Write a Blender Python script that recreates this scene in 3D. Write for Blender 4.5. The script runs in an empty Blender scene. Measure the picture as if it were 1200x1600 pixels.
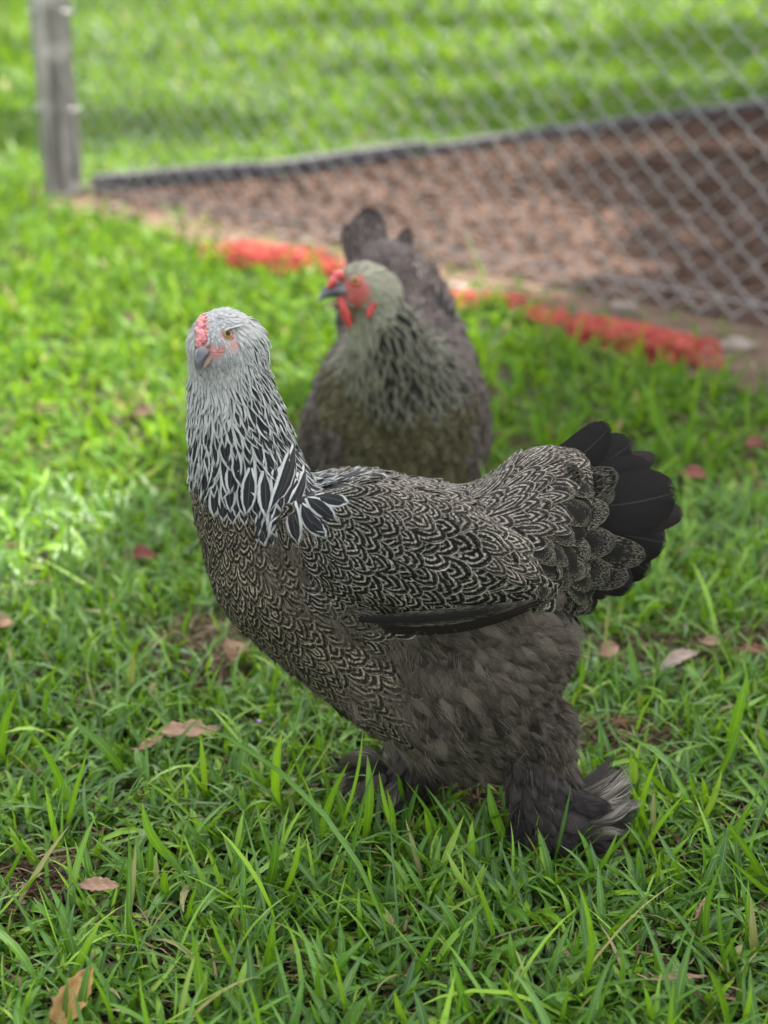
import bpy, bmesh, math, random
import numpy as np
from mathutils import Vector, Matrix
from mathutils.bvhtree import BVHTree
from mathutils.kdtree import KDTree

rng = np.random.default_rng(7)
random.seed(7)
R = math.radians
sc = bpy.context.scene
COL = sc.collection

# ------------------------------------------------------------------ camera
F = 2323.0                      # focal length in pixels of the 1200 x 1600 photograph
PITCH, CAMH = R(20), 0.75
cam_d = bpy.data.cameras.new('camera')
cam = bpy.data.objects.new('camera', cam_d); COL.objects.link(cam)
cam.location = (0, 0, CAMH)
cam.rotation_euler = (R(90) - PITCH, 0, 0)
cam_d.sensor_fit = 'VERTICAL'; cam_d.sensor_height = 24
cam_d.lens = 24 * F / 1600
cam_d.clip_start = 0.05; cam_d.clip_end = 1000
cam_d.dof.use_dof = True
cam_d.dof.focus_distance = 1.24
cam_d.dof.aperture_fstop = 0.03485 / 0.0132
sc.camera = cam

# ------------------------------------------------------------------ world, sun, exposure
SUN = Vector((0.42, 0.62, 1.05)).normalized()       # towards the sun
w = bpy.data.worlds.new('World'); sc.world = w; w.use_nodes = True
nt = w.node_tree; nt.nodes.clear()
sky = nt.nodes.new('ShaderNodeTexSky'); sky.sky_type = 'NISHITA'; sky.sun_disc = False
sky.sun_elevation = math.asin(SUN.z); sky.sun_rotation = math.atan2(SUN.x, SUN.y)
sky.air_density = 1.0; sky.dust_density = 3.5; sky.ozone_density = 1.0
bg = nt.nodes.new('ShaderNodeBackground'); bg.inputs['Strength'].default_value = 0.15
wo = nt.nodes.new('ShaderNodeOutputWorld')
hs = nt.nodes.new('ShaderNodeHueSaturation'); hs.inputs['Saturation'].default_value = 0.30     # a thinly veiled sky
nt.links.new(sky.outputs[0], hs.inputs['Color']); nt.links.new(hs.outputs[0], bg.inputs[0]); nt.links.new(bg.outputs[0], wo.inputs[0])
sd = bpy.data.lights.new('sun', 'SUN'); sd.energy = 4.6; sd.angle = R(0.6); sd.color = (1, 0.95, 0.86)
so = bpy.data.objects.new('sun', sd); COL.objects.link(so)
so.rotation_euler = SUN.to_track_quat('Z', 'Y').to_euler(); so.location = SUN * 20
sc.view_settings.view_transform = 'Standard'; sc.view_settings.look = 'None'
sc.view_settings.gamma = 1; sc.view_settings.use_curve_mapping = False
sc.view_settings.exposure = 2.32
sc.render.engine = 'CYCLES'
sc.cycles.use_denoising = True
sc.cycles.max_bounces = 7; sc.cycles.transparent_max_bounces = 24
sc.cycles.sample_clamp_indirect = 6

# ------------------------------------------------------------------ places read off the photograph
FW = Vector((0, math.cos(PITCH), -math.sin(PITCH))); UP = Vector((0, math.sin(PITCH), math.cos(PITCH)))
def ray(px, py):
    return (Vector((1, 0, 0)) * ((px - 600) / F) + UP * ((800 - py) / F) + FW)
CAM = Vector((0, 0, CAMH))
def W(px, py, Y):
    d = ray(px, py); return CAM + d * (Y / d.y)
def G(px, py, z=0.0):
    d = ray(px, py); return CAM + d * ((z - CAMH) / d.z)
def mpp(Y, z=0.25):             # metres per photo pixel at that depth
    return (Y * math.cos(PITCH) + (CAMH - z) * math.sin(PITCH)) / F
def to_px(p):
    v = Vector(p) - CAM; d = v.dot(FW)
    return 600 + v.x / d * F, 800 - v.dot(UP) / d * F

# ------------------------------------------------------------------ object helpers
def link(o, parent=None):
    COL.objects.link(o)
    if parent is not None: o.parent = parent
    return o
def tag(o, label=None, cat=None, group=None, kind=None):
    if label: o['label'] = label
    if cat: o['category'] = cat
    if group: o['group'] = group
    if kind: o['kind'] = kind
    return o
def empty(name, loc=(0, 0, 0)):
    o = bpy.data.objects.new(name, None); o.location = loc; o.empty_display_size = .05
    return link(o)
def mesh_np(name, verts, faces, mat, parent=None, uv=None, col=None, smooth=True):
    """verts (n,3); faces (m,4) or (m,3); uv per vertex (n,2); col per vertex (n,4)"""
    verts = np.asarray(verts, np.float32); faces = np.asarray(faces, np.int32)
    me = bpy.data.meshes.new(name)
    k = faces.shape[1]; m = faces.shape[0]
    me.vertices.add(len(verts)); me.vertices.foreach_set('co', verts.ravel())
    me.loops.add(m * k); me.loops.foreach_set('vertex_index', faces.ravel())
    me.polygons.add(m); me.polygons.foreach_set('loop_start', np.arange(m, dtype=np.int32) * k)
    me.polygons.foreach_set('loop_total', np.full(m, k, np.int32))
    if smooth: me.polygons.foreach_set('use_smooth', np.ones(m, bool))
    if uv is not None:
        l = me.uv_layers.new(name='uv')
        l.data.foreach_set('uv', np.asarray(uv, np.float32)[faces.ravel()].ravel())
    if col is not None:
        a = me.color_attributes.new('fa', 'FLOAT_COLOR', 'POINT')
        a.data.foreach_set('color', np.asarray(col, np.float32).ravel())
    me.update(calc_edges=True)
    me.materials.append(mat)
    o = bpy.data.objects.new(name, me)
    link(o, parent)
    if parent is not None and parent.type == 'EMPTY':
        o.matrix_parent_inverse = Matrix.Translation(parent.location).inverted()
    return o
def from_bm(name, bm, mat, parent=None, smooth=True):
    me = bpy.data.meshes.new(name); bm.to_mesh(me); bm.free()
    if smooth:
        for p in me.polygons: p.use_smooth = True
    me.materials.append(mat)
    o = bpy.data.objects.new(name, me); link(o, parent)
    if parent is not None and parent.type == 'EMPTY':
        o.matrix_parent_inverse = Matrix.Translation(parent.location).inverted()
    return o
def tube_np(P, rad, seg=6):
    P = [Vector(p) for p in P]; n = len(P)
    rr = rad if hasattr(rad, '__len__') else [rad] * n
    vs = []; prev = None
    for i, p in enumerate(P):
        t = (P[min(i + 1, n - 1)] - P[max(i - 1, 0)]).normalized()
        if prev is None:
            a = t.orthogonal().normalized()
        else:
            a = (prev - t * prev.dot(t))
            a = a.normalized() if a.length > 1e-6 else t.orthogonal().normalized()
        prev = a; b = t.cross(a)
        for k in range(seg):
            an = 2 * math.pi * k / seg
            vs.append(p + (a * math.cos(an) + b * math.sin(an)) * rr[i])
    fs = []
    for i in range(n - 1):
        for k in range(seg):
            fs.append((i * seg + k, i * seg + (k + 1) % seg, (i + 1) * seg + (k + 1) % seg, (i + 1) * seg + k))
    return np.array([tuple(v) for v in vs]), np.array(fs)
class Acc:
    """collects pieces that share a face size into one mesh"""
    def __init__(s): s.v = []; s.f = []; s.u = []; s.c = []; s.n = 0
    def add(s, v, f, u=None, c=None):
        v = np.asarray(v); s.v.append(v); s.f.append(np.asarray(f) + s.n); s.n += len(v)
        if u is not None: s.u.append(u)
        if c is not None: s.c.append(c)
    def build(s, name, mat, parent=None, smooth=True):
        if not s.v: return None
        return mesh_np(name, np.concatenate(s.v), np.concatenate(s.f), mat, parent,
                       np.concatenate(s.u) if s.u else None, np.concatenate(s.c) if s.c else None, smooth)

# ------------------------------------------------------------------ node helpers
class E:
    """tiny expression builder on Math nodes"""
    T = None
    def __init__(s, sock): s.s = sock
    @staticmethod
    def m(op, *a, clamp=False):
        n = E.T.nodes.new('ShaderNodeMath'); n.operation = op; n.use_clamp = clamp
        for i, x in enumerate(a):
            if isinstance(x, E): E.T.links.new(x.s, n.inputs[i])
            else: n.inputs[i].default_value = float(x)
        return E(n.outputs[0])
    def __add__(s, o): return E.m('ADD', s, o)
    __radd__ = __add__
    def __mul__(s, o): return E.m('MULTIPLY', s, o)
    __rmul__ = __mul__
    def __sub__(s, o): return E.m('SUBTRACT', s, o)
    def __rsub__(s, o): return E.m('SUBTRACT', o, s)
    def __truediv__(s, o): return E.m('DIVIDE', s, o)
    def abs(s): return E.m('ABSOLUTE', s)
    def gt(s, o): return E.m('GREATER_THAN', s, o)
    def lt(s, o): return E.m('LESS_THAN', s, o)
def step(a, b, x):      # smooth 0..1 from a to b
    n = E.T.nodes.new('ShaderNodeMapRange'); n.interpolation_type = 'SMOOTHSTEP'
    for i, q in ((0, x), (1, a), (2, b)):
        if isinstance(q, E): E.T.links.new(q.s, n.inputs[i])
        else: n.inputs[i].default_value = q
    n.inputs[3].default_value = 0; n.inputs[4].default_value = 1
    return E(n.outputs[0])
def comb(x, y, z):
    n = E.T.nodes.new('ShaderNodeCombineXYZ')
    for i, q in enumerate((x, y, z)):
        if isinstance(q, E): E.T.links.new(q.s, n.inputs[i])
        else: n.inputs[i].default_value = q
    return n.outputs[0]
def noise(vec, scale=1.0, detail=2.0, rough=0.5, dist=0.0):
    n = E.T.nodes.new('ShaderNodeTexNoise')
    n.inputs['Scale'].default_value = scale; n.inputs['Detail'].default_value = detail
    n.inputs['Roughness'].default_value = rough; n.inputs['Distortion'].default_value = dist
    if vec is not None: E.T.links.new(vec, n.inputs['Vector'])
    return E(n.outputs[0])
def mixc(f, a, b):
    n = E.T.nodes.new('ShaderNodeMix'); n.data_type = 'RGBA'
    for i, q in ((0, f), (6, a), (7, b)):
        if isinstance(q, E): E.T.links.new(q.s, n.inputs[i])
        elif i == 0: n.inputs[0].default_value = q
        elif hasattr(q, 'is_linked'): E.T.links.new(q, n.inputs[i])
        else: n.inputs[i].default_value = (*q, 1)
    return n.outputs[2]
def ramp(f, stops):
    n = E.T.nodes.new('ShaderNodeValToRGB'); cr = n.color_ramp
    while len(cr.elements) < len(stops): cr.elements.new(0.5)
    for e, (p, c) in zip(cr.elements, stops): e.position = p; e.color = (*c, 1)
    E.T.links.new(f.s, n.inputs[0]); return n.outputs[0]
def coords(kind='Object'):
    n = E.T.nodes.new('ShaderNodeTexCoord'); return n.outputs[kind]
def new_mat(name):
    m = bpy.data.materials.new(name); m.use_nodes = True
    t = m.node_tree; t.nodes.clear(); E.T = t
    out = t.nodes.new('ShaderNodeOutputMaterial'); bs = t.nodes.new('ShaderNodeBsdfPrincipled')
    t.links.new(bs.outputs[0], out.inputs[0])
    return m, t, bs, out
def setp(bs, color=None, rough=0.6, spec=0.5, bump=None, bstr=0.3, bdist=0.002, alpha=None, sheen=0):
    t = E.T
    if color is not None:
        if hasattr(color, 'is_linked'): t.links.new(color, bs.inputs['Base Color'])
        else: bs.inputs['Base Color'].default_value = (*color, 1)
    if isinstance(rough, E): t.links.new(rough.s, bs.inputs['Roughness'])
    else: bs.inputs['Roughness'].default_value = rough
    bs.inputs['Specular IOR Level'].default_value = spec
    if alpha is not None: t.links.new(alpha.s, bs.inputs['Alpha'])
    if bump is not None:
        b = t.nodes.new('ShaderNodeBump'); b.inputs['Strength'].default_value = bstr
        b.inputs['Distance'].default_value = bdist
        t.links.new(bump.s, b.inputs['Height']); t.links.new(b.outputs[0], bs.inputs['Normal'])
def translucent(t, bs, out, color, fac=0.35):
    tr = t.nodes.new('ShaderNodeBsdfTranslucent'); mx = t.nodes.new('ShaderNodeMixShader')
    mx.inputs[0].default_value = fac
    if hasattr(color, 'is_linked'): t.links.new(color, tr.inputs[0])
    else: tr.inputs[0].default_value = (*color, 1)
    t.links.new(bs.outputs[0], mx.inputs[1]); t.links.new(tr.outputs[0], mx.inputs[2])
    t.links.new(mx.outputs[0], out.inputs[0])
def fa():
    n = E.T.nodes.new('ShaderNodeAttribute'); n.attribute_name = 'fa'
    s = E.T.nodes.new('ShaderNodeSeparateColor'); E.T.links.new(n.outputs['Color'], s.inputs[0])
    return E(s.outputs[0]), E(s.outputs[1]), E(s.outputs[2])
def uvxy():
    n = E.T.nodes.new('ShaderNodeUVMap'); n.uv_map = 'uv'
    s = E.T.nodes.new('ShaderNodeSeparateXYZ'); E.T.links.new(n.outputs[0], s.inputs[0])
    return E(s.outputs[0]), E(s.outputs[1])

# ------------------------------------------------------------------ feather materials
VC = 0.55       # where the rounded end of a feather begins
def feather_mat(name, kind, dark, light, n_rings=4.5, ring_w=0.5, jag=0.16, rough=0.6, spec=0.08, fringe=0.10):
    m, t, bs, out = new_mat(name)
    x, v = uvxy(); rnd, par, u = fa()
    ax = x.abs()
    tt = E.m('MAXIMUM', (v - VC) / (1 - VC), 0.0)
    d = E.m('SQRT', x * x + tt * tt)
    barb = v * 46 - u.abs() * 22                       # barbs run obliquely off the shaft
    bn = noise(comb(barb * 1.4, rnd * 90, x * 1.5), 1.0, 2.0, 0.6)
    fine = noise(comb(barb * 5.0, rnd * 50, x * 1.0), 1.0, 1.0)
    big = noise(comb(x * 1.6, v * 3, rnd * 37), 1.0, 2.0)
    if kind == 'pencil':
        l1 = ax + tt
        inn = d * 0.45 + l1 * 0.42 + v * 0.08
        dj = inn + (bn - 0.5) * jag * 1.5 + (big - 0.5) * 0.22
        wv = E.m('COSINE', (0.98 - dj) * (2 * math.pi * n_rings))
        rings = step(ring_w - 0.10, ring_w + 0.28, wv) * (1.0 - step(0.80, 0.86, d))
        fade = step(0.36, 0.6, noise(comb(x * 2, v * 5, rnd * 71), 2.4, 1.0))
        rings = rings * (0.30 + fade * 0.7)
        edge = step(0.875, 0.965, d + (bn - 0.5) * 0.14) * step(0.15, 0.45, v) * (0.55 + 0.45 * step(0.35, 0.6, big))
        f = E.m('MAXIMUM', rings * 0.75, edge)
        f = f * (0.54 + par * 0.42 + (rnd - 0.5) * (0.9 if name.startswith(('olive', 'brown')) else 0.35))
        col = mixc(f, dark, light)
    elif kind == 'stipple':
        sp = noise(comb(barb * 0.8, d * 11, rnd * 90), 1.0, 1.0, 0.5)
        zone = step(0.25, 0.85, d)
        dots = step(0.57, 0.65, sp + zone * 0.07) * (0.05 + zone * 0.85)
        edge = step(0.93, 0.975, d + (bn - 0.5) * 0.09) * 0.55
        f = E.m('MAXIMUM', dots * par, edge * par)
        col = mixc(E.m('MINIMUM', f, 1.0), dark, light)
    elif kind == 'hackle':
        wid = (par * 1.08 + (rnd - 0.5) * 0.16) * (1.0 - step(0.74, 0.98, v) * 0.95) * (0.35 + step(0.0, 0.3, v) * 0.65)
        core = 1.0 - step(wid - 0.10, wid + 0.02, u.abs() + (bn - 0.5) * 0.22)
        core = core * step(0.03, 0.3, par)
        shaft = 1.0 - step(0.03, 0.07, u.abs())
        strk = mixc(step(0.25, 0.75, fine * 0.6 + bn * 0.4), light, tuple(c * 0.42 for c in light))
        col = mixc(E.m('MINIMUM', core * 0.97, 1.0), strk, dark)
        col = mixc(shaft * 0.12, col, (0.30, 0.30, 0.29))
    elif kind == 'tail':
        shaft = 1.0 - step(0.015, 0.04, u.abs())
        f = (fine - 0.4) * 0.5 + par * 0.35
        col = mixc(E.m('MINIMUM', E.m('MAXIMUM', f, 0.0), 1.0), dark, light)
        col = mixc(shaft * 0.18, col, (0.10, 0.09, 0.08))
    elif kind == 'fluff':
        f = fine * 0.6 + bn * 0.6 + par * 0.5 - 0.55
        dots = step(0.52, 0.66, noise(comb(barb * 0.7, x * 5, rnd * 80), 1.0, 1.0))
        f = E.m('MINIMUM', E.m('MAXIMUM', f + dots * 0.22 + (rnd - 0.5) * 0.35, 0.0), 1.0)
        col = mixc(f, dark, light)
    elif kind == 'plume':                               # pale foot plumes with dark bars
        st = noise(comb(v * 16 - u.abs() * 12, rnd * 60, x * 0.8), 1.0, 2.0, 0.7)
        f = step(0.44, 0.62, st) * (0.25 + step(0.2, 0.8, v) * 0.75)
        col = mixc(f * (0.4 + fine * 0.8), dark, light)
    al = 1.0 - step(0.985 - fringe, 0.99, E.m('MAXIMUM', u.abs(), v) + (fine - 0.62) * fringe * 2.2)
    al = E.m('GREATER_THAN', al, 0.35)
    h = fine * 0.7 + bn * 0.5 - (1.0 - step(0.0, 0.06, u.abs())) * 0.2
    setp(bs, col, rough, spec, bump=h, bstr=0.45, bdist=0.0006, alpha=al)
    return m
M = {}
M['hackle'] = feather_mat('hackle_feather', 'hackle', (0.005, 0.005, 0.007), (0.54, 0.55, 0.51), fringe=0.38)
M['head'] = feather_mat('head_feather', 'hackle', (0.05, 0.05, 0.05), (0.58, 0.57, 0.53), fringe=0.4, rough=0.8, spec=0.15)
M['wing'] = feather_mat('wing_feather', 'pencil', (0.009, 0.0075, 0.006), (0.54, 0.50, 0.40), 2.6, 0.60, jag=.28, fringe=0.22)
M['breast'] = feather_mat('breast_feather', 'pencil', (0.015, 0.0115, 0.008), (0.40, 0.355, 0.25), 2.4, 0.32, jag=0.30, fringe=0.3, rough=0.7)
M['saddle'] = feather_mat('saddle_feather', 'pencil', (0.018, 0.014, 0.011), (0.44, 0.395, 0.32), 2.8, 0.3, jag=0.3, fringe=0.15)
M['covert'] = feather_mat('tail_covert_feather', 'stipple', (0.010, 0.009, 0.0075), (0.20, 0.18, 0.13), fringe=0.05)
M['tail'] = feather_mat('tail_feather', 'tail', (0.0035, 0.0035, 0.003), (0.040, 0.024, 0.019), fringe=0.09, rough=0.5, spec=0.12)
M['fluff'] = feather_mat('fluff_feather', 'fluff', (0.011, 0.009, 0.007), (0.165, 0.138, 0.104), fringe=0.6, rough=0.9, spec=0.1)
M['foot'] = feather_mat('foot_feather', 'fluff', (0.012, 0.010, 0.010), (0.10, 0.085, 0.075), fringe=0.45, rough=0.8, spec=0.1)
M['plume'] = feather_mat('plume_feather', 'plume', (0.03, 0.025, 0.02), (0.42, 0.38, 0.31), fringe=0.45, rough=0.8)
M['hackle2'] = feather_mat('olive_hackle_feather', 'hackle', (0.008, 0.008, 0.007), (0.27, 0.255, 0.185), fringe=0.25)
M['breast2'] = feather_mat('olive_breast_feather', 'pencil', (0.032, 0.027, 0.014), (0.22, 0.195, 0.11), 2.4, 0.15, jag=0.3, fringe=0.3, rough=0.8)
M['back2'] = feather_mat('brown_back_feather', 'pencil', (0.028, 0.021, 0.019), (0.27, 0.215, 0.185), 2.2, 0.2, jag=0.3, fringe=0.2, rough=0.7)
M['head2'] = feather_mat('buff_head_feather', 'hackle', (0.05, 0.05, 0.04), (0.38, 0.36, 0.26), fringe=0.4, rough=0.8, spec=0.15)

def hair_mat(name, c0, c1):
    m, t, bs, out = new_mat(name)
    hi = t.nodes.new('ShaderNodeHairInfo')
    setp(bs, mixc(E(hi.outputs['Random']), c0, c1), 0.75, 0.2)
    return m
M['hair_dark'] = hair_mat('brown_grey_down', (0.018, 0.014, 0.011), (0.21, 0.175, 0.13))
M['hair_white'] = hair_mat('pale_grey_down', (0.30, 0.31, 0.32), (0.62, 0.61, 0.57))
M['hair_olive'] = hair_mat('olive_down', (0.06, 0.05, 0.03), (0.22, 0.19, 0.12))

def skin_body(name, under, upper, face, zsplit):
    """the body skin: grey skin under the plumage, bare face where the face attribute says so"""
    m, t, bs, out = new_mat(name)
    f, g, _ = fa()
    nz = noise(coords(), 110, 4, 0.65)
    c = mixc(g, under, upper)
    c = mixc(f * step(0.2, 0.5, nz + 0.15), c, mixc(nz, tuple(q * 0.42 for q in face), tuple(min(1, q * 1.25 + .02) for q in face)))
    setp(bs, c, 0.65, 0.3, bump=nz, bstr=0.5, bdist=0.0015)
    return m
def red_skin(name, a, b):
    m, t, bs, out = new_mat(name)
    nz = noise(coords(), 420, 3)
    setp(bs, mixc(step(0.35, 0.65, nz), a, b), 0.42, 0.5, bump=nz, bstr=0.4, bdist=0.001)
    bs.inputs['Subsurface Weight'].default_value = 0.25
    bs.inputs['Subsurface Radius'].default_value = (0.006, 0.002, 0.001)
    return m
M['comb_pink'] = red_skin('pink_comb_skin', (0.36, 0.095, 0.10), (0.54, 0.21, 0.20))
M['comb_red'] = red_skin('red_comb_skin', (0.32, 0.022, 0.022), (0.52, 0.065, 0.055))
M['lid'] = red_skin('eyelid_skin', (0.20, 0.09, 0.08), (0.38, 0.20, 0.17))
m, t, bs, out = new_mat('horn_beak'); M['beak'] = m
x, v = uvxy()
setp(bs, ramp(v, [(0.0, (0.16, 0.12, 0.11)), (0.35, (0.055, 0.058, 0.075)), (0.75, (0.09, 0.088, 0.10)), (1.0, (0.30, 0.27, 0.22))]),
     0.28, 0.6, bump=noise(coords(), 300, 3), bstr=0.15, bdist=0.001)
m, t, bs, out = new_mat('beak_flesh'); M['beak_low'] = m
setp(bs, mixc(noise(coords(), 350, 3), (0.13, 0.09, 0.07), (0.34, 0.20, 0.15)), 0.5, 0.4)
m, t, bs, out = new_mat('eye_amber'); M['eye'] = m
x, v = uvxy()
setp(bs, ramp(v, [(0.0, (0.003, 0.003, 0.003)), (0.44, (0.003, 0.003, 0.003)), (0.50, (0.34, 0.22, 0.035)), (0.74, (0.22, 0.12, 0.025)), (0.88, (0.015, 0.009, 0.008))]), 0.12, 0.3)
m, t, bs, out = new_mat('claw_horn'); M['claw'] = m
setp(bs, mixc(noise(coords(), 200), (0.25, 0.17, 0.06), (0.40, 0.30, 0.12)), 0.5, 0.4)

# ------------------------------------------------------------------ feather geometry
ROWS, COLS = 8, 5
US = np.linspace(-1, 1, COLS)
def profile(shape):
    vs = np.array([0, .14, .30, .48, .64, .79, .91, 1.0])
    if shape == 'round':
        wv = np.where(vs < VC, 0.45 + 0.55 * np.sin(np.minimum(vs / VC, 1) * math.pi / 2),
                      np.sqrt(np.maximum(0, 1 - ((vs - VC) / (1 - VC)) ** 2)))
        wv[-1] = 0.12
    elif shape == 'lance':
        wv = np.array([.30, .62, .88, 1.0, .92, .66, .33, .03])
    elif shape == 'broad':
        wv = np.array([.25, .50, .75, .93, 1.0, .97, .72, .15])
    else:
        wv = np.array([.4, .7, .95, 1.0, .95, .8, .55, .1])
    return vs, wv
PROF = {k: profile(k) for k in ('round', 'lance', 'broad', 'soft')}
FQ = np.array([(i * COLS + j, i * COLS + j + 1, (i + 1) * COLS + j + 1, (i + 1) * COLS + j)
               for i in range(ROWS - 1) for j in range(COLS - 1)])
def feather_attrs(shape, rnd, par, fine=False):
    vs, wv = (PROF2 if fine else PROF)[shape]
    rows = len(vs)
    uv = np.array([(u * wv[i], vs[i]) for i in range(rows) for u in US], np.float32)
    col = np.array([(rnd, par, abs(u), 1) for i in range(rows) for u in US], np.float32)
    col[:, 2] = np.tile(US, rows)            # signed, the material takes the size
    return uv, col
def lay_feather(bvh, p, t, L, wd, lift, shape, cup=0.25, base=0.0006, wob=0.0):
    """a feather laid along the skin from its root, its tip lifted clear of the next ones"""
    vs, wv = PROF[shape]
    out = np.zeros((ROWS * COLS, 3), np.float32)
    pos = Vector(p); t = Vector(t); last = 0.0
    loc, n, i_, d_ = bvh.find_nearest(pos)
    for i in range(ROWS):
        if i:
            pos = pos + t * (vs[i] - last) * L
            last = vs[i]
            loc2, n2, i_, d_ = bvh.find_nearest(pos)
            if loc2 is not None:
                n = (n * 0.45 + n2 * 0.55).normalized()
                # let it bridge hollows instead of bending hard
                pos = pos.lerp(loc2, 0.75)
            t = (t - n * t.dot(n)).normalized()
        s = n.cross(t).normalized()
        hh = base + lift * vs[i]
        for j, u in enumerate(US):
            q = pos + s * (u * wv[i] * wd * 0.5)
            if abs(u) > 0.9 and i > 1:
                l3, n3, i_, d_ = bvh.find_nearest(q)
                if l3 is not None: q = q.lerp(l3, 0.6)
            q = q + n * (hh - cup * lift * u * u + wob * u * vs[i] * lift)
            out[i * COLS + j] = q
    return out
R2 = 17
VS2 = np.linspace(0, 1, R2)
def prof2(shape):
    v = VS2
    if shape == 'round':
        w_ = np.where(v < VC, .45 + .55 * np.sin(np.minimum(v / VC, 1) * math.pi / 2), np.sqrt(np.maximum(0, 1 - ((v - VC) / (1 - VC)) ** 2)))
    elif shape == 'broad':
        w_ = np.where(v < .66, .25 + .75 * np.sin(np.minimum(v / .66, 1) * math.pi / 2), np.maximum(0, 1 - (np.maximum(v - .66, 0) / .34) ** 2.2) ** .62)
    elif shape == 'lance':
        w_ = np.where(v < .45, .3 + .7 * np.sin(np.minimum(v / .45, 1) * math.pi / 2), np.cos(np.maximum(v - .45, 0) / .55 * math.pi / 2) ** .9)
    else:
        w_ = np.where(v < .5, .4 + .6 * np.sin(np.minimum(v / .5, 1) * math.pi / 2), np.maximum(0, 1 - (np.maximum(v - .5, 0) / .5) ** 2.4) ** .7)
    w_ = w_.copy(); w_[-1] = max(w_[-1], .04); return v, w_
PROF2 = {k: prof2(k) for k in PROF}
FQ2 = np.array([(i * COLS + j, i * COLS + j + 1, (i + 1) * COLS + j + 1, (i + 1) * COLS + j) for i in range(R2 - 1) for j in range(COLS - 1)])
def quads(v): return FQ if len(v) == ROWS * COLS else FQ2
def free_feather(p0, p1, wd, nrm, shape, bend=0.0, cup=0.15, roll=0.0):
    """a free-standing feather from root to tip, bent sideways by bend and cupped about its shaft"""
    vs, wv = PROF2[shape]
    p0 = Vector(p0); p1 = Vector(p1); ax = p1 - p0; L = ax.length; t = ax / L
    n = Vector(nrm); n = (n - t * n.dot(t)).normalized(); s = n.cross(t)
    if roll: 
        q = Matrix.Rotation(roll, 3, t); n = q @ n; s = q @ s
    out = np.zeros((R2 * COLS, 3), np.float32)
    for i in range(R2):
        c = p0 + ax * vs[i] + s * (bend * L * math.sin(math.pi * vs[i])) - n * (0.04 * L * vs[i] ** 2)
        for j, u in enumerate(US):
            out[i * COLS + j] = c + s * (u * wv[i] * wd * 0.5) - n * (cup * wd * 0.5 * u * u * wv[i])
    return out

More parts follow.
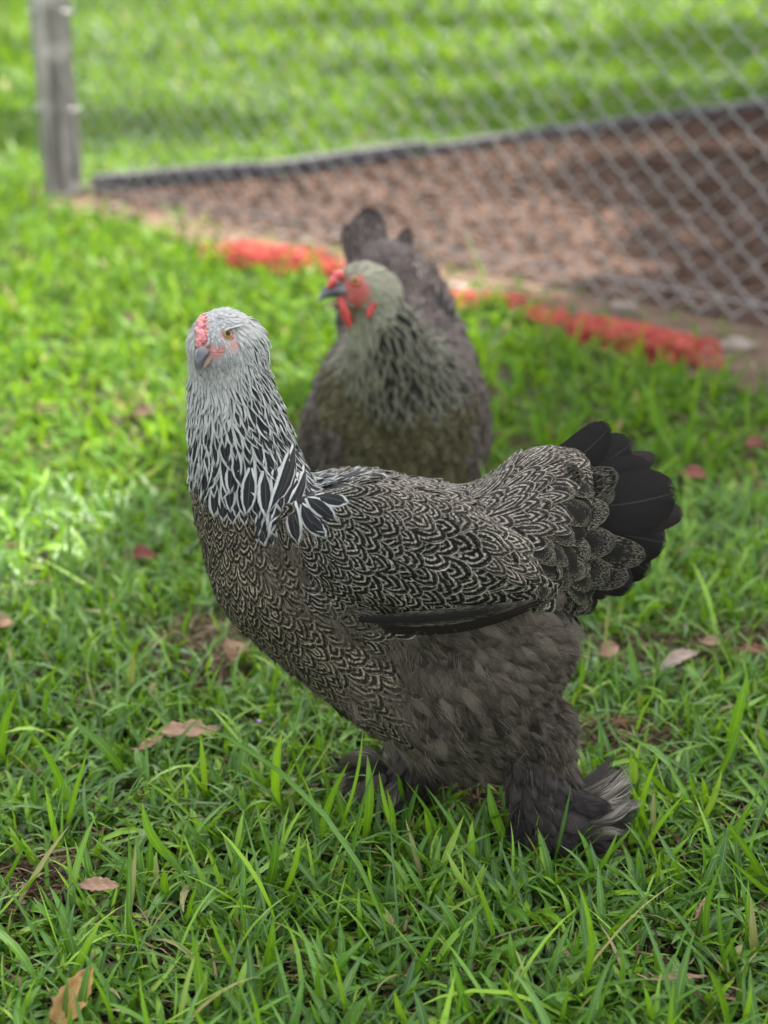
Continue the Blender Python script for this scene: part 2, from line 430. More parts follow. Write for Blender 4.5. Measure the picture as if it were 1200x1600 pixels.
# ------------------------------------------------------------------ a hen
class Hen:
    def __init__(s, label, strokes, voxel, skin, seed):
        s.rng = np.random.default_rng(seed)
        bm = bmesh.new()
        for st in strokes:
            for a, b in zip(st[:-1], st[1:]):
                for k in range(7):
                    f = k / 6
                    q = [a[i] * (1 - f) + b[i] * f for i in range(5)]
                    c = W(q[0], q[1], q[2]); r = q[3] * mpp(q[2], c.z)
                    mt = Matrix.Translation(c) @ Matrix.Diagonal((r, q[4], r, 1))
                    bmesh.ops.create_icosphere(bm, subdivisions=3, radius=1, matrix=mt)
        me = bpy.data.meshes.new('tmp'); bm.to_mesh(me); bm.free()
        o = bpy.data.objects.new('tmp', me); COL.objects.link(o)
        md = o.modifiers.new('r', 'REMESH'); md.mode = 'VOXEL'; md.voxel_size = voxel; md.use_smooth_shade = True
        ms = o.modifiers.new('s', 'SMOOTH'); ms.factor = 0.6; ms.iterations = 9
        dg = bpy.context.evaluated_depsgraph_get(); dg.update()
        ev = o.evaluated_get(dg); m2 = bpy.data.meshes.new_from_object(ev)
        bpy.data.objects.remove(o); bpy.data.meshes.remove(me)
        m2.name = 'body'
        s.me = m2
        n = len(m2.vertices); co = np.zeros(n * 3, np.float32); m2.vertices.foreach_get('co', co)
        s.co = co.reshape(-1, 3)
        m2.calc_loop_triangles()
        tri = np.zeros(len(m2.loop_triangles) * 3, np.int32); m2.loop_triangles.foreach_get('vertices', tri)
        s.tri = tri.reshape(-1, 3)
        s.bvh = BVHTree.FromPolygons([tuple(v) for v in s.co], [tuple(t) for t in s.tri.tolist()])
        base = Vector((float(s.co[:, 0].mean()), float(s.co[:, 1].mean()), 0))
        s.root = empty('hen', base); tag(s.root, label, 'hen')
        m2.materials.clear(); m2.materials.append(skin)
        for p in m2.polygons: p.use_smooth = True
        s.body = bpy.data.objects.new('body', m2); link(s.body, s.root)
        s.body.matrix_parent_inverse = Matrix.Translation(base).inverted()
        s.items = []        # every feather: size, name, verts, uv, col, material
    def hit(s, px, py):
        d = ray(px, py).normalized()
        l, n, i, dd = s.bvh.ray_cast(CAM, d)
        return l, n
    def face_attr(s, blobs, upper):
        """where the skin is bare: a weight per vertex near the given points; upper = pale skin near those"""
        f = np.zeros(len(s.co)); g = np.zeros(len(s.co))
        for p, r in blobs:
            d = np.linalg.norm(s.co - np.array(p), axis=1); f = np.maximum(f, np.clip(1.6 - d / r * 1.6, 0, 1))
        for p, r in upper:
            d = np.linalg.norm(s.co - np.array(p), axis=1); g = np.maximum(g, np.clip(2 - d / r * 2, 0, 1))
        a = s.me.color_attributes.new('fa', 'FLOAT_COLOR', 'POINT')
        a.data.foreach_set('color', np.stack([f, g, f * 0, f * 0 + 1], 1).astype(np.float32).ravel())
        s.bare = blobs
    def sample(s, n):
        a = s.co[s.tri[:, 0]]; b = s.co[s.tri[:, 1]]; c = s.co[s.tri[:, 2]]
        cr = np.cross(b - a, c - a); ar = np.linalg.norm(cr, axis=1)
        nn = cr / np.maximum(ar, 1e-12)[:, None]
        ix = s.rng.choice(len(ar), n, p=ar / ar.sum())
        r1 = np.sqrt(s.rng.random(n)); r2 = s.rng.random(n)
        P = a[ix] * (1 - r1)[:, None] + b[ix] * (r1 * (1 - r2))[:, None] + c[ix] * (r1 * r2)[:, None]
        return P, nn[ix]
    def guides(s, gl):
        """gl: (px, py, Y, dx, dy, depthdir, kind, length px, width px, param)"""
        pos = []; dr = []
        for g in gl:
            p = W(g[0], g[1], g[2]); k = mpp(g[2], p.z)
            q = W(g[0] + g[3] * 10, g[1] + g[4] * 10, g[2])
            v = (q - p).normalized() + Vector((0, g[5], 0)); pos.append(p); dr.append(v.normalized())
        s.gp = np.array([tuple(p) for p in pos]); s.gd = np.array([tuple(d) for d in dr]); s.gl = gl
        s.gk = [mpp(g[2]) for g in gl]
    def look(s, P, planar=0.35):
        d = (P[:, None, :] - s.gp[None]) * np.array([1, planar, 1])
        d2 = (d ** 2).sum(2) + 1e-6
        w_ = 1 / d2 ** 2; w_ /= w_.sum(1)[:, None]
        D = w_ @ s.gd
        ks = {'wing': (1.14, 1.24), 'breast': (1.12, 1.2), 'saddle': (1.15, 1.2), 'covert': (1.7, 1.35), 'head': (.8, .62), 'head2': (.8, .7), 'hackle2': (1.15, 1.4), 'back2': (1.15, 1.3), 'breast2': (1.1, 1.2)}
        num = np.array([(g[7] * ks.get(g[6], (1, 1))[0], g[8] * ks.get(g[6], (1, 1))[1] * (1.28 if g[6] == 'hackle' and g[1] > 630 else 1), g[9]) for g in s.gl]); Q = w_ @ num
        jit = d2 * np.exp(s.rng.normal(0, 0.16, d2.shape[0]))[:, None] if False else d2 * np.exp(s.rng.normal(0, 0.22, d2.shape))
        kind = jit.argmin(1)
        return D, Q, kind
    def clothe(s, ncand, lifts, spacing=0.52):
        P, N = s.sample(ncand)
        D, Q, K = s.look(P)
        kpx = s.gk[0]
        kd = {}
        cell = 0.012
        shape = {'hackle': 'lance', 'hackle2': 'lance', 'head': 'soft', 'head2': 'soft', 'wing': 'round', 'breast': 'round',
                 'saddle': 'round', 'covert': 'round', 'fluff': 'soft', 'foot': 'soft', 'breast2': 'round', 'back2': 'round'}
        grid = {}
        cnt = 0
        for i in range(ncand):
            kind = s.gl[K[i]][6]
            if kind == 'none': continue
            p = P[i]
            L = Q[i, 0] * kpx * s.rng.uniform(0.85, 1.15); wd = Q[i, 1] * kpx * s.rng.uniform(0.85, 1.12)
            bad = False
            for bp, br in s.bare:
                if (p[0] - bp[0]) ** 2 + (p[1] - bp[1]) ** 2 + (p[2] - bp[2]) ** 2 < (br * 0.72) ** 2: bad = True; break
            if bad: continue
            rr = wd * spacing * (0.72 if kind == 'saddle' else 0.80 if kind == 'hackle' else 0.88 if kind in ('wing', 'breast') else 1.0)
            cx, cy, cz = (int(math.floor(q / cell)) for q in p)
            rad = int(rr // cell) + 1
            ok = True
            for ax in range(cx - rad, cx + rad + 1):
                for ay in range(cy - rad, cy + rad + 1):
                    for az in range(cz - rad, cz + rad + 1):
                        for q in grid.get((ax, ay, az), ()):
                            if (q[0] - p[0]) ** 2 + (q[1] - p[1]) ** 2 + (q[2] - p[2]) ** 2 < rr * rr: ok = False; break
                        if not ok: break
                    if not ok: break
                if not ok: break
            if not ok: continue
            grid.setdefault((cx, cy, cz), []).append(p)
            n = Vector(N[i]); t = Vector(D[i]); t = t - n * t.dot(n)
            if t.length < 1e-4: t = n.orthogonal()
            t.normalize()
            t = Matrix.Rotation(s.rng.normal(0, 0.10 if kind in ('wing', 'breast') else 0.17), 3, n) @ t
            vv = lay_feather(s.bvh, p, t, L, wd, lifts.get(kind, 0.003) * s.rng.uniform(0.7, 1.35), shape[kind], wob=s.rng.normal(0, 0.35))
            par = Q[i, 2] * s.rng.uniform(0.85, 1.15) if 'hackle' in kind or 'head' in kind else Q[i, 2] * s.rng.uniform(0.6, 1.3)
            uv, col = feather_attrs(shape[kind], s.rng.random(), min(par, 1.0))
            vis = max(0.0, (CAM - Vector(p)).normalized().dot(n) + 0.15)
            s.items.append([L * wd * vis, kind, vv, uv, col, M[kind]]); cnt += 1
        return cnt
    def add_free(s, name, kind, vv, shape, par, size=None):
        uv, col = feather_attrs(shape, s.rng.random(), par, len(vv) != ROWS * COLS)
        s.items.append([1e9 if size is None else size, kind, vv, uv, col, M[kind], name])
    def finish(s, most=300):
        s.items.sort(key=lambda q: -q[0])
        names = {'hackle': 'hackle_feather', 'hackle2': 'hackle_feather', 'wing': 'wing_feather', 'breast': 'breast_feather',
                 'saddle': 'saddle_feather', 'covert': 'covert_feather', 'fluff': 'thigh_feather', 'foot': 'foot_feather',
                 'head': 'head_feather', 'head2': 'head_feather', 'breast2': 'breast_feather', 'back2': 'back_feather', 'plume': 'foot_plume', 'tail': 'tail_feather'}
        rest = {}
        k = 0
        for it in s.items:
            nm = it[6] if len(it) > 6 else names[it[1]]
            if k < most and it[1] not in ('head', 'head2', 'fluff'):
                mesh_np(nm, it[2], quads(it[2]), it[5], s.root, it[3], it[4]); k += 1
            else:
                rest.setdefault(it[1], Acc()).add(it[2], quads(it[2]), it[3], it[4])
        pn = {'hackle': 'neck_plumage', 'hackle2': 'neck_plumage', 'wing': 'wing_plumage', 'breast': 'breast_plumage', 'saddle': 'back_plumage',
              'covert': 'rump_plumage', 'fluff': 'thigh_plumage', 'foot': 'leg_plumage', 'head': 'head_plumage', 'head2': 'head_plumage',
              'breast2': 'breast_plumage', 'back2': 'back_plumage', 'plume': 'foot_plumage', 'tail': 'tail_plumage'}
        for kd_, a in rest.items():
            tag(a.build(pn[kd_], M[kd_], s.root), kind='stuff')
    def hair(s, name, n, test, length, up, mat, r0=0.00011, region_kinds=None, clump=0.0):
        P, N = s.sample(n)
        D, Q, K = s.look(P)
        keep = np.array([test(P[i], s.gl[K[i]][6]) for i in range(n)])
        P, N, D = P[keep], N[keep], D[keep]; n = len(P)
        if n == 0: return
        D = D - N * (D * N).sum(1)[:, None]; D /= np.linalg.norm(D, axis=1)[:, None] + 1e-9
        if clump:      # tufts: neighbours share a tilt
            cidx = (np.floor(P / 0.008).astype(int) * np.array([73856093, 19349663, 83492791])).sum(1) % 997
            tl = s.rng.normal(0, clump, (997, 3))[cidx]
            D = D + tl
        Ln = length * s.rng.uniform(0.45, 1.25, n)
        J = s.rng.normal(0, 0.16, (n, 3))
        U = up * s.rng.uniform(0.4, 1.5, n)
        pts = np.zeros((n, 5, 3), np.float32)
        for k in range(5):
            f = k / 4
            pts[:, k] = P + N * 0.001 + (D + J * f) * (Ln * f)[:, None] + N * (Ln * U * f * (1 - 0.55 * f))[:, None]
            pts[:, k, 2] -= 0.12 * Ln * f * f
        hc = bpy.data.hair_curves.new(name)
        hc.add_curves([5] * n)
        hc.attributes['position'].data.foreach_set('vector', pts.ravel()) if 'position' in hc.attributes else hc.points.foreach_set('position', pts.ravel())
        ra = hc.attributes.get('radius') or hc.attributes.new('radius', 'FLOAT', 'POINT')
        ra.data.foreach_set('value', np.tile(np.array([1, .9, .75, .5, .15], np.float32) * r0, n))
        hc.materials.append(mat)
        o = bpy.data.objects.new(name, hc); link(o, s.root)
        o.matrix_parent_inverse = Matrix.Translation(s.root.location).inverted()
        tag(o, kind='stuff')
        return o
def eye_mesh(root, c, n, r, lid=None):
    """an eyeball in its lid ring; the iris is mapped about the outward axis"""
    n = Vector(n).normalized(); c = Vector(c)
    q = n.to_track_quat('Z', 'Y').to_matrix()
    vs = []; uv = []; fs = []; nl, ns = 9, 20
    for i in range(nl):
        th = math.pi * 0.5 * i / (nl - 1)
        for k in range(ns):
            ph = 2 * math.pi * k / ns
            v = Vector((math.sin(th) * math.cos(ph), math.sin(th) * math.sin(ph), math.cos(th))) * r
            vs.append(tuple(c + q @ v)); uv.append((0, math.sin(th)))
    for i in range(nl - 1):
        for k in range(ns):
            fs.append((i * ns + k, (i + 1) * ns + k, (i + 1) * ns + (k + 1) % ns, i * ns + (k + 1) % ns))
    e = mesh_np('eye', vs, fs, M['eye'], root, uv)
    ring = []
    for k in range(25):
        ph = 2 * math.pi * k / 24
        ring.append(c + q @ Vector((math.cos(ph) * r * 0.97, math.sin(ph) * r * 0.85, r * 0.30)))
    v, f = tube_np(ring, r * 0.30, 8)
    mesh_np('eyelid', v, f, M[lid or 'lid'], root)
    return e
def beak_mesh(root, name, base, tip, w0, h0, upv, hook, mat, seg=12, rows=10):
    base = Vector(base); tip = Vector(tip); ax = tip - base; L = ax.length; t = ax / L
    u = (Vector(upv) - t * Vector(upv).dot(t)).normalized(); s = t.cross(u)
    vs = []; uv = []; fs = []
    for i in range(rows):
        f = i / (rows - 1)
        c = base + ax * f + u * (hook * L * (math.sin(math.pi * f * 0.9)))
        ww = w0 * (1 - f ** 1.5) + 0.0003; hh = h0 * (1 - f ** 1.9) + 0.0003
        for k in range(seg):
            an = 2 * math.pi * k / seg
            cs, sn = math.cos(an), math.sin(an)
            ridge = 1.0 + (0.18 if sn > 0.9 else 0)
            vs.append(tuple(c + s * cs * ww + u * sn * hh * (ridge if sn > 0 else 0.7))); uv.append((k / seg, f))
    for i in range(rows - 1):
        for k in range(seg):
            fs.append((i * seg + k, i * seg + (k + 1) % seg, (i + 1) * seg + (k + 1) % seg, (i + 1) * seg + k))
    return mesh_np(name, vs, fs, mat, root, uv)
def blob_mesh(name, balls, voxel, mat, root, sm=3):
    bm = bmesh.new()
    for c, r in balls:
        rr = r if hasattr(r, '__len__') else (r, r, r)
        bmesh.ops.create_icosphere(bm, subdivisions=2, radius=1, matrix=Matrix.Translation(c) @ Matrix.Diagonal((*rr, 1)))
    me = bpy.data.meshes.new('tmp'); bm.to_mesh(me); bm.free()
    o = bpy.data.objects.new('tmp', me); COL.objects.link(o)
    md = o.modifiers.new('r', 'REMESH'); md.mode = 'VOXEL'; md.voxel_size = voxel
    ms = o.modifiers.new('s', 'SMOOTH'); ms.factor = 0.5; ms.iterations = sm
    dg = bpy.context.evaluated_depsgraph_get(); dg.update()
    m2 = bpy.data.meshes.new_from_object(o.evaluated_get(dg))
    bpy.data.objects.remove(o); bpy.data.meshes.remove(me)
    for p in m2.polygons: p.use_smooth = True
    m2.materials.clear(); m2.materials.append(mat); m2.name = name
    ob = bpy.data.objects.new(name, m2); link(ob, root)
    if root is not None: ob.matrix_parent_inverse = Matrix.Translation(root.location).inverted()
    return ob

#==SETTING==
# ------------------------------------------------------------------ ground materials
def soil_mat(name, a, b, c, sc_=30):
    m, t, bs, out = new_mat(name)
    o = coords()
    n1 = noise(o, sc_, 5, 0.65); n2 = noise(o, sc_ * 0.13, 3); n3 = noise(o, sc_ * 6, 3)
    col = mixc(step(0.35, 0.65, n1), a, b)
    col = mixc(step(0.5, 0.7, n2) * 0.6, col, c)
    setp(bs, col, 0.95, 0.15, bump=n1 + n3 * 0.4, bstr=0.8, bdist=0.01)
    return m
M['lawn_soil'] = soil_mat('lawn_soil', (0.012, 0.009, 0.005), (0.028, 0.024, 0.010), (0.030, 0.045, 0.012), 25)
E.T = M['lawn_soil'].node_tree          # far off, where single blades no longer show, the turf itself is green
_b = [n for n in E.T.nodes if n.type == 'BSDF_PRINCIPLED'][0]
_s = E.T.nodes.new('ShaderNodeSeparateXYZ'); E.T.links.new(coords(), _s.inputs[0])
_x, _y = E(_s.outputs[0]), E(_s.outputs[1])
_n = noise(coords(), 2.2, 4)
_c = mixc(step(3.0, 9.0, E.m('SQRT', _x * _x + _y * _y)), _b.inputs['Base Color'].links[0].from_socket, mixc(_n, (0.022, 0.050, 0.008), (0.065, 0.115, 0.014)))
E.T.links.new(_c, _b.inputs['Base Color'])
M['mulch_soil'] = soil_mat('mulch_soil', (0.028, 0.014, 0.009), (0.058, 0.030, 0.018), (0.075, 0.040, 0.026), 9)
M['bare_soil'] = soil_mat('bare_soil', (0.060, 0.038, 0.023), (0.12, 0.078, 0.050), (0.15, 0.10, 0.068), 14)
def chip_mat(name, stops):
    m, t, bs, out = new_mat(name)
    r, g, b = fa()
    setp(bs, ramp(r, stops), 0.9, 0.15, bump=noise(coords(), 120, 3), bstr=0.5, bdist=0.002)
    return m
M['chips'] = chip_mat('bark_chips', [(0, (0.022, 0.011, 0.006)), (0.45, (0.042, 0.020, 0.011)), (0.9, (0.062, 0.030, 0.018)), (1, (0.10, 0.06, 0.04))])
M['thatch'] = chip_mat('dry_thatch', [(0, (0.022, 0.013, 0.007)), (0.6, (0.065, 0.040, 0.022)), (1, (0.22, 0.17, 0.10))])
M['pebbles'] = chip_mat('pebbles', [(0, (0.07, 0.05, 0.04)), (0.7, (0.18, 0.13, 0.095)), (1, (0.46, 0.40, 0.33))])

def grass_mat(name, lo, mid, hi, tip=(0.30, 0.27, 0.08)):
    m, t, bs, out = new_mat(name)
    x, v = uvxy(); r, g, b = fa()
    col = ramp(r, [(0.0, lo), (0.5, mid), (0.86, hi), (0.95, (0.16, 0.21, 0.03)), (1.0, (0.26, 0.20, 0.08))])
    vein = noise(comb(x * 14, v * 0.6, r * 40), 1.0, 2.0)
    col = mixc((vein - 0.3) * 0.55, col, tuple(c * 1.7 + 0.01 for c in mid))
    mid_ = 1.0 - step(0.03, 0.12, x.abs())
    col = mixc(mid_ * 0.35, col, tuple(c * 1.9 for c in hi))
    col = mixc(step(0.9, 1.0, v) * g, col, tip)
    col = mixc((1.0 - step(0.0, 0.22, v)) * 0.6, col, (0.13, 0.15, 0.05))
    setp(bs, col, 0.40, 0.5 if 'far' not in name else 0.04, bump=vein, bstr=0.35, bdist=0.0006)
    translucent(t, bs, out, mixc(0.5, col, (0.24, 0.42, 0.006)), 0.30)
    return m
M['grass'] = grass_mat('lawn_grass', (0.016, 0.056, 0.009), (0.066, 0.172, 0.010), (0.230, 0.400, 0.014))
M['far_grass'] = grass_mat('far_lawn_grass', (0.026, 0.075, 0.009), (0.062, 0.140, 0.011), (0.130, 0.225, 0.014))
M['distant_grass'] = grass_mat('far_distant_grass', (0.018, 0.048, 0.007), (0.033, 0.078, 0.008), (0.062, 0.124, 0.011))

# ------------------------------------------------------------------ the ground and what borders it
P0 = G(104, 306); P0.z = 0
FE = G(812, 441); FE.z = 0
fdir = (FE - P0).normalized(); fnrm = Vector((fdir.y, -fdir.x, 0))      # fnrm points to the camera side
if fnrm.dot(Vector((0, -1, 0))) < 0: fnrm = -fnrm
FLEN = 5.2
B0 = G(148, 303); BM = G(400, 284); B1 = G(660, 248); B2 = G(1200, 170)
B3 = B2 + (B2 - B1).normalized() * 5
FEND = P0 + fdir * FLEN
def sheet(name, poly, z, mat, nx=1, noise_amp=0):
    bm = bmesh.new()
    f = bm.faces.new([bm.verts.new((p[0], p[1], z)) for p in poly])
    if f.normal.z < 0: f.normal_flip()
    bmesh.ops.triangulate(bm, faces=[f])
    return tag(from_bm(name, bm, mat, smooth=False), kind='structure')
sheet('ground', [(-300, -60), (300, -60), (300, 500), (-300, 500)], 0, M['lawn_soil'])
mulch_poly = [P0 + fdir * 0.05, FEND, FEND + Vector((5, 3, 0)), B3, B2, B1, BM, B0]
sheet('mulch', [(p.x, p.y) for p in mulch_poly], 0.008, M['mulch_soil'])
# bare strip on the near side of the fence with a wandering outer edge
edge_px = [(52, 322), (150, 345), (260, 368), (345, 400), (420, 432), (500, 440), (600, 452), (700, 470), (800, 486), (880, 520), (960, 556), (1060, 590), (1130, 605), (1240, 640), (1400, 690)]
edge = [G(*p) for p in edge_px]
strip = [P0 - fdir * 0.22 + fnrm * 0.05] + edge + [FEND + fnrm * 0.1, FEND - fnrm * 0.02, P0 - fnrm * 0.06 - fdir * 0.2]
sheet('bare_soil', [(p.x, p.y) for p in strip], 0.004, M['bare_soil'])
def inpoly(x, y, poly):
    x = np.asarray(x); y = np.asarray(y); c = np.zeros(x.shape, bool); n = len(poly); j = n - 1
    for i in range(n):
        xi, yi = poly[i][0], poly[i][1]; xj, yj = poly[j][0], poly[j][1]
        cond = ((yi > y) != (yj > y)) & (x < (xj - xi) * (y - yi) / (yj - yi + 1e-12) + xi)
        c ^= cond; j = i
    return c
mp = [(p.x, p.y) for p in mulch_poly]; sp_ = [(p.x, p.y) for p in strip]

def chips(name, poly, n, size, mat, box, flat=0.35, kinds=None):
    x = rng.uniform(box[0], box[1], n); y = rng.uniform(box[2], box[3], n)
    k = inpoly(x, y, poly); x = x[k]; y = y[k]; n = len(x)
    sz = size * np.exp(rng.normal(0, 0.45, n)) * np.clip(y / 4, 0.8, 2)
    base = np.array([(-1, -.5, -.5), (1, -.4, -.5), (.9, .5, -.5), (-.8, .45, -.5), (-.8, -.4, .5), (.8, -.35, .5), (.85, .4, .5), (-.9, .4, .5)], float)
    fs = np.array([(0, 3, 2, 1), (4, 5, 6, 7), (0, 1, 5, 4), (1, 2, 6, 5), (2, 3, 7, 6), (3, 0, 4, 7)])
    V = base[None] * np.stack([sz, sz * rng.uniform(.35, .9, n), sz * flat * rng.uniform(.5, 1.2, n)], 1)[:, None, :]
    V = V * rng.uniform(0.75, 1.2, V.shape)
    a = rng.uniform(0, 6.28, n); tl = rng.normal(0, 0.25, n)
    ca, sa = np.cos(a)[:, None], np.sin(a)[:, None]
    X, Y, Z = V[..., 0], V[..., 1], V[..., 2]
    Z2 = Z + X * np.sin(tl)[:, None]
    X2 = X * ca - Y * sa; Y2 = X * sa + Y * ca
    out = np.stack([X2 + x[:, None], Y2 + y[:, None], Z2 + 0.012 + np.abs(rng.normal(0, .004, n))[:, None]], 2).reshape(-1, 3)
    Fa = (fs[None] + (np.arange(n) * 8)[:, None, None]).reshape(-1, 4)
    col = np.repeat(np.stack([rng.random(n), rng.random(n), rng.random(n), np.ones(n)], 1), 8, axis=0)
    return tag(mesh_np(name, out, Fa, mat, None, None, col, smooth=False), kind='stuff')
tag(chips('bark_chips', mp, 85000, 0.0085, M['chips'], (-1.5, 6, 1.5, 12)), 'reddish brown bark and leaf litter covering the fenced pen', 'mulch')
tag(chips('pebbles', sp_, 7000, 0.007, M['pebbles'], (-1.6, 2.6, 1.2, 5.8), 0.6), 'pale grit and small stones along the foot of the wire fence', 'gravel')

# grey timber edging behind the pen
m, t, bs, out = new_mat('weathered_timber'); M['timber'] = m
o_ = coords()
mp_ = t.nodes.new('ShaderNodeMapping'); mp_.inputs['Scale'].default_value = (2, 40, 40); t.links.new(o_, mp_.inputs[0])
g1 = noise(mp_.outputs[0], 1.2, 5, 0.65)
setp(bs, ramp(g1, [(0.25, (0.020, 0.017, 0.018)), (0.5, (0.055, 0.050, 0.056)), (0.75, (0.13, 0.12, 0.135))]), 0.85, 0.2, bump=g1, bstr=0.8, bdist=0.004)
def beam(name, a, b, wd, ht, z0, mat, parent=None, bev=0.006):
    a = Vector((a[0], a[1], 0)); b = Vector((b[0], b[1], 0)); L = (b - a).length
    bm = bmesh.new(); bmesh.ops.create_cube(bm, size=1, matrix=Matrix.Diagonal((L, wd, ht, 1)))
    bmesh.ops.subdivide_edges(bm, edges=[e for e in bm.edges if abs((e.verts[0].co - e.verts[1].co).x) > L * .5], cuts=12)
    for v in bm.verts:
        v.co.y += 0.004 * math.sin(v.co.x * 7 + 1) ; v.co.z += 0.004 * math.sin(v.co.x * 5)
    bmesh.ops.bevel(bm, geom=[e for e in bm.edges if e.calc_face_angle(0) > 1], offset=bev, segments=2, affect='EDGES')
    o = from_bm(name, bm, mat, parent, smooth=False)
    o.location = ((a + b) / 2) + Vector((0, 0, z0 + ht / 2)); o.rotation_euler = (0, 0, math.atan2((b - a).y, (b - a).x))
    return o
for a_, b_, h_, l_ in ((B0, BM.lerp(B0, .01), .082, 'short grey weathered sleeper edging the pen, starting beside the fence post'), (BM, B1.lerp(BM, .01), .082, 'grey sleeper in the middle of the pen edging, behind the rear hen tail'),
                       (B1, B2 + (B2 - B1) * .1, .07, 'long low brownish grey sleeper running out to the right behind the bark')):
    tag(beam('timber_sleeper', a_, b_, 0.07, h_, -0.012, M['timber']), l_, 'timber edging', 'sleepers edging the pen')

# ------------------------------------------------------------------ fence post
m, t, bs, out = new_mat('old_post_wood'); M['post'] = m
o_ = coords()
mp_ = t.nodes.new('ShaderNodeMapping'); mp_.inputs['Scale'].default_value = (26, 26, 1.6); t.links.new(o_, mp_.inputs[0])
g1 = noise(mp_.outputs[0], 1.0, 5, 0.7); g2 = noise(o_, 7, 3)
c = ramp(g1, [(0.28, (0.035, 0.03, 0.026)), (0.48, (0.18, 0.165, 0.145)), (0.68, (0.42, 0.395, 0.355))])
c = mixc(step(0.52, 0.66, g2) * 0.55, c, (0.62, 0.58, 0.52))
setp(bs, c, 0.9, 0.15, bump=g1, bstr=1.0, bdist=0.01)
post = empty('fence_post', P0 + Vector((-0.015, 0.02, 0)))
tag(post, 'thick square weathered timber post at the left end of the wire fence', 'post')
bm = bmesh.new(); bmesh.ops.create_cube(bm, size=1, matrix=Matrix.Translation((0, 0, 0.79)) @ Matrix.Diagonal((0.115, 0.125, 1.62, 1)))
bmesh.ops.subdivide_edges(bm, edges=[e for e in bm.edges if abs((e.verts[0].co - e.verts[1].co).z) > 1], cuts=24)
for v in bm.verts:
    f = math.sin(v.co.z * 9) * .002; v.co.x += f + random.uniform(-.002, .002); v.co.y += random.uniform(-.002, .002) - f
bmesh.ops.bevel(bm, geom=[e for e in bm.edges if e.calc_face_angle(0) > 1], offset=0.008, segments=2, affect='EDGES')
p_ = from_bm('post_timber', bm, M['post'], None, smooth=False); p_.parent = post; p_.rotation_euler = (0, 0, R(24))
m, t, bs, out = new_mat('galvanised_wire'); M['wire'] = m
nz = noise(coords(), 60, 3)
setp(bs, mixc(nz, (0.15, 0.15, 0.145), (0.38, 0.38, 0.37)), 0.28, 0.5); bs.inputs['Metallic'].default_value = 0.45
for zz in (0.30, 0.62, 1.0):
    v, f = tube_np([(-0.066, -0.07, zz), (0.0, -0.078, zz + .004), (0.066, -0.07, zz), (0.075, 0.0, zz), (0.066, 0.07, zz), (0, .078, zz), (-0.066, 0.07, zz), (-0.075, 0, zz), (-0.066, -0.07, zz)], 0.0022, 6)
    o = mesh_np('staple_wire', v, f, M['wire']); o.parent = post; o.rotation_euler = (0, 0, R(24))
# ------------------------------------------------------------------ wire fence, every picket wire an own part
fence = empty('wire_fence', P0 + fnrm * 0.02)
fence.rotation_euler = (0, 0, math.atan2(fdir.y, fdir.x))
tag(fence, 'galvanised chain link fence standing between the lawn and the bark pen', 'fence')
DW, DH, FH = 0.092, 0.082, 1.45
npk = int(FLEN / (DW / 2)); nz_ = int(FH / (DH / 2))
base_me = []
for ph in (0, 1):
    P = []
    for i in range(nz_ + 1):
        side = (i + ph) % 2
        xx = (DW / 2 + 0.0022) * side - 0.0011
        zz = 0.015 + i * DH / 2
        P.append((xx, 0.0022 * (1 if side else -1), zz - .004)); P.append((xx, 0.0022 * (-1 if side else 1), zz + .004))
    v, f = tube_np(P, 0.0017, 5)
    o = mesh_np('picket_wire', v, f, M['wire']); o.parent = fence; o.location = (0.04 + (DW / 2) * ph, 0, 0)
    base_me.append(o.data)
for k in range(2, npk):
    o = bpy.data.objects.new('picket_wire', base_me[k % 2]); link(o, fence)
    o.location = (0.04 + (DW / 2) * k, 0.004 * math.sin(k * .35), 0.006 * math.sin(k * .21))
v, f = tube_np([(0, 0.006, 0.06), (FLEN * .5, 0.007, 0.055), (FLEN, 0.006, 0.06)], 0.002, 6)
o = mesh_np('tension_wire', v, f, M['wire']); o.parent = fence
v, f = tube_np([(0, 0.012, 1.42), (FLEN, 0.012, 1.42)], 0.018, 10)
o = mesh_np('top_rail', v, f, M['wire']); o.parent = fence

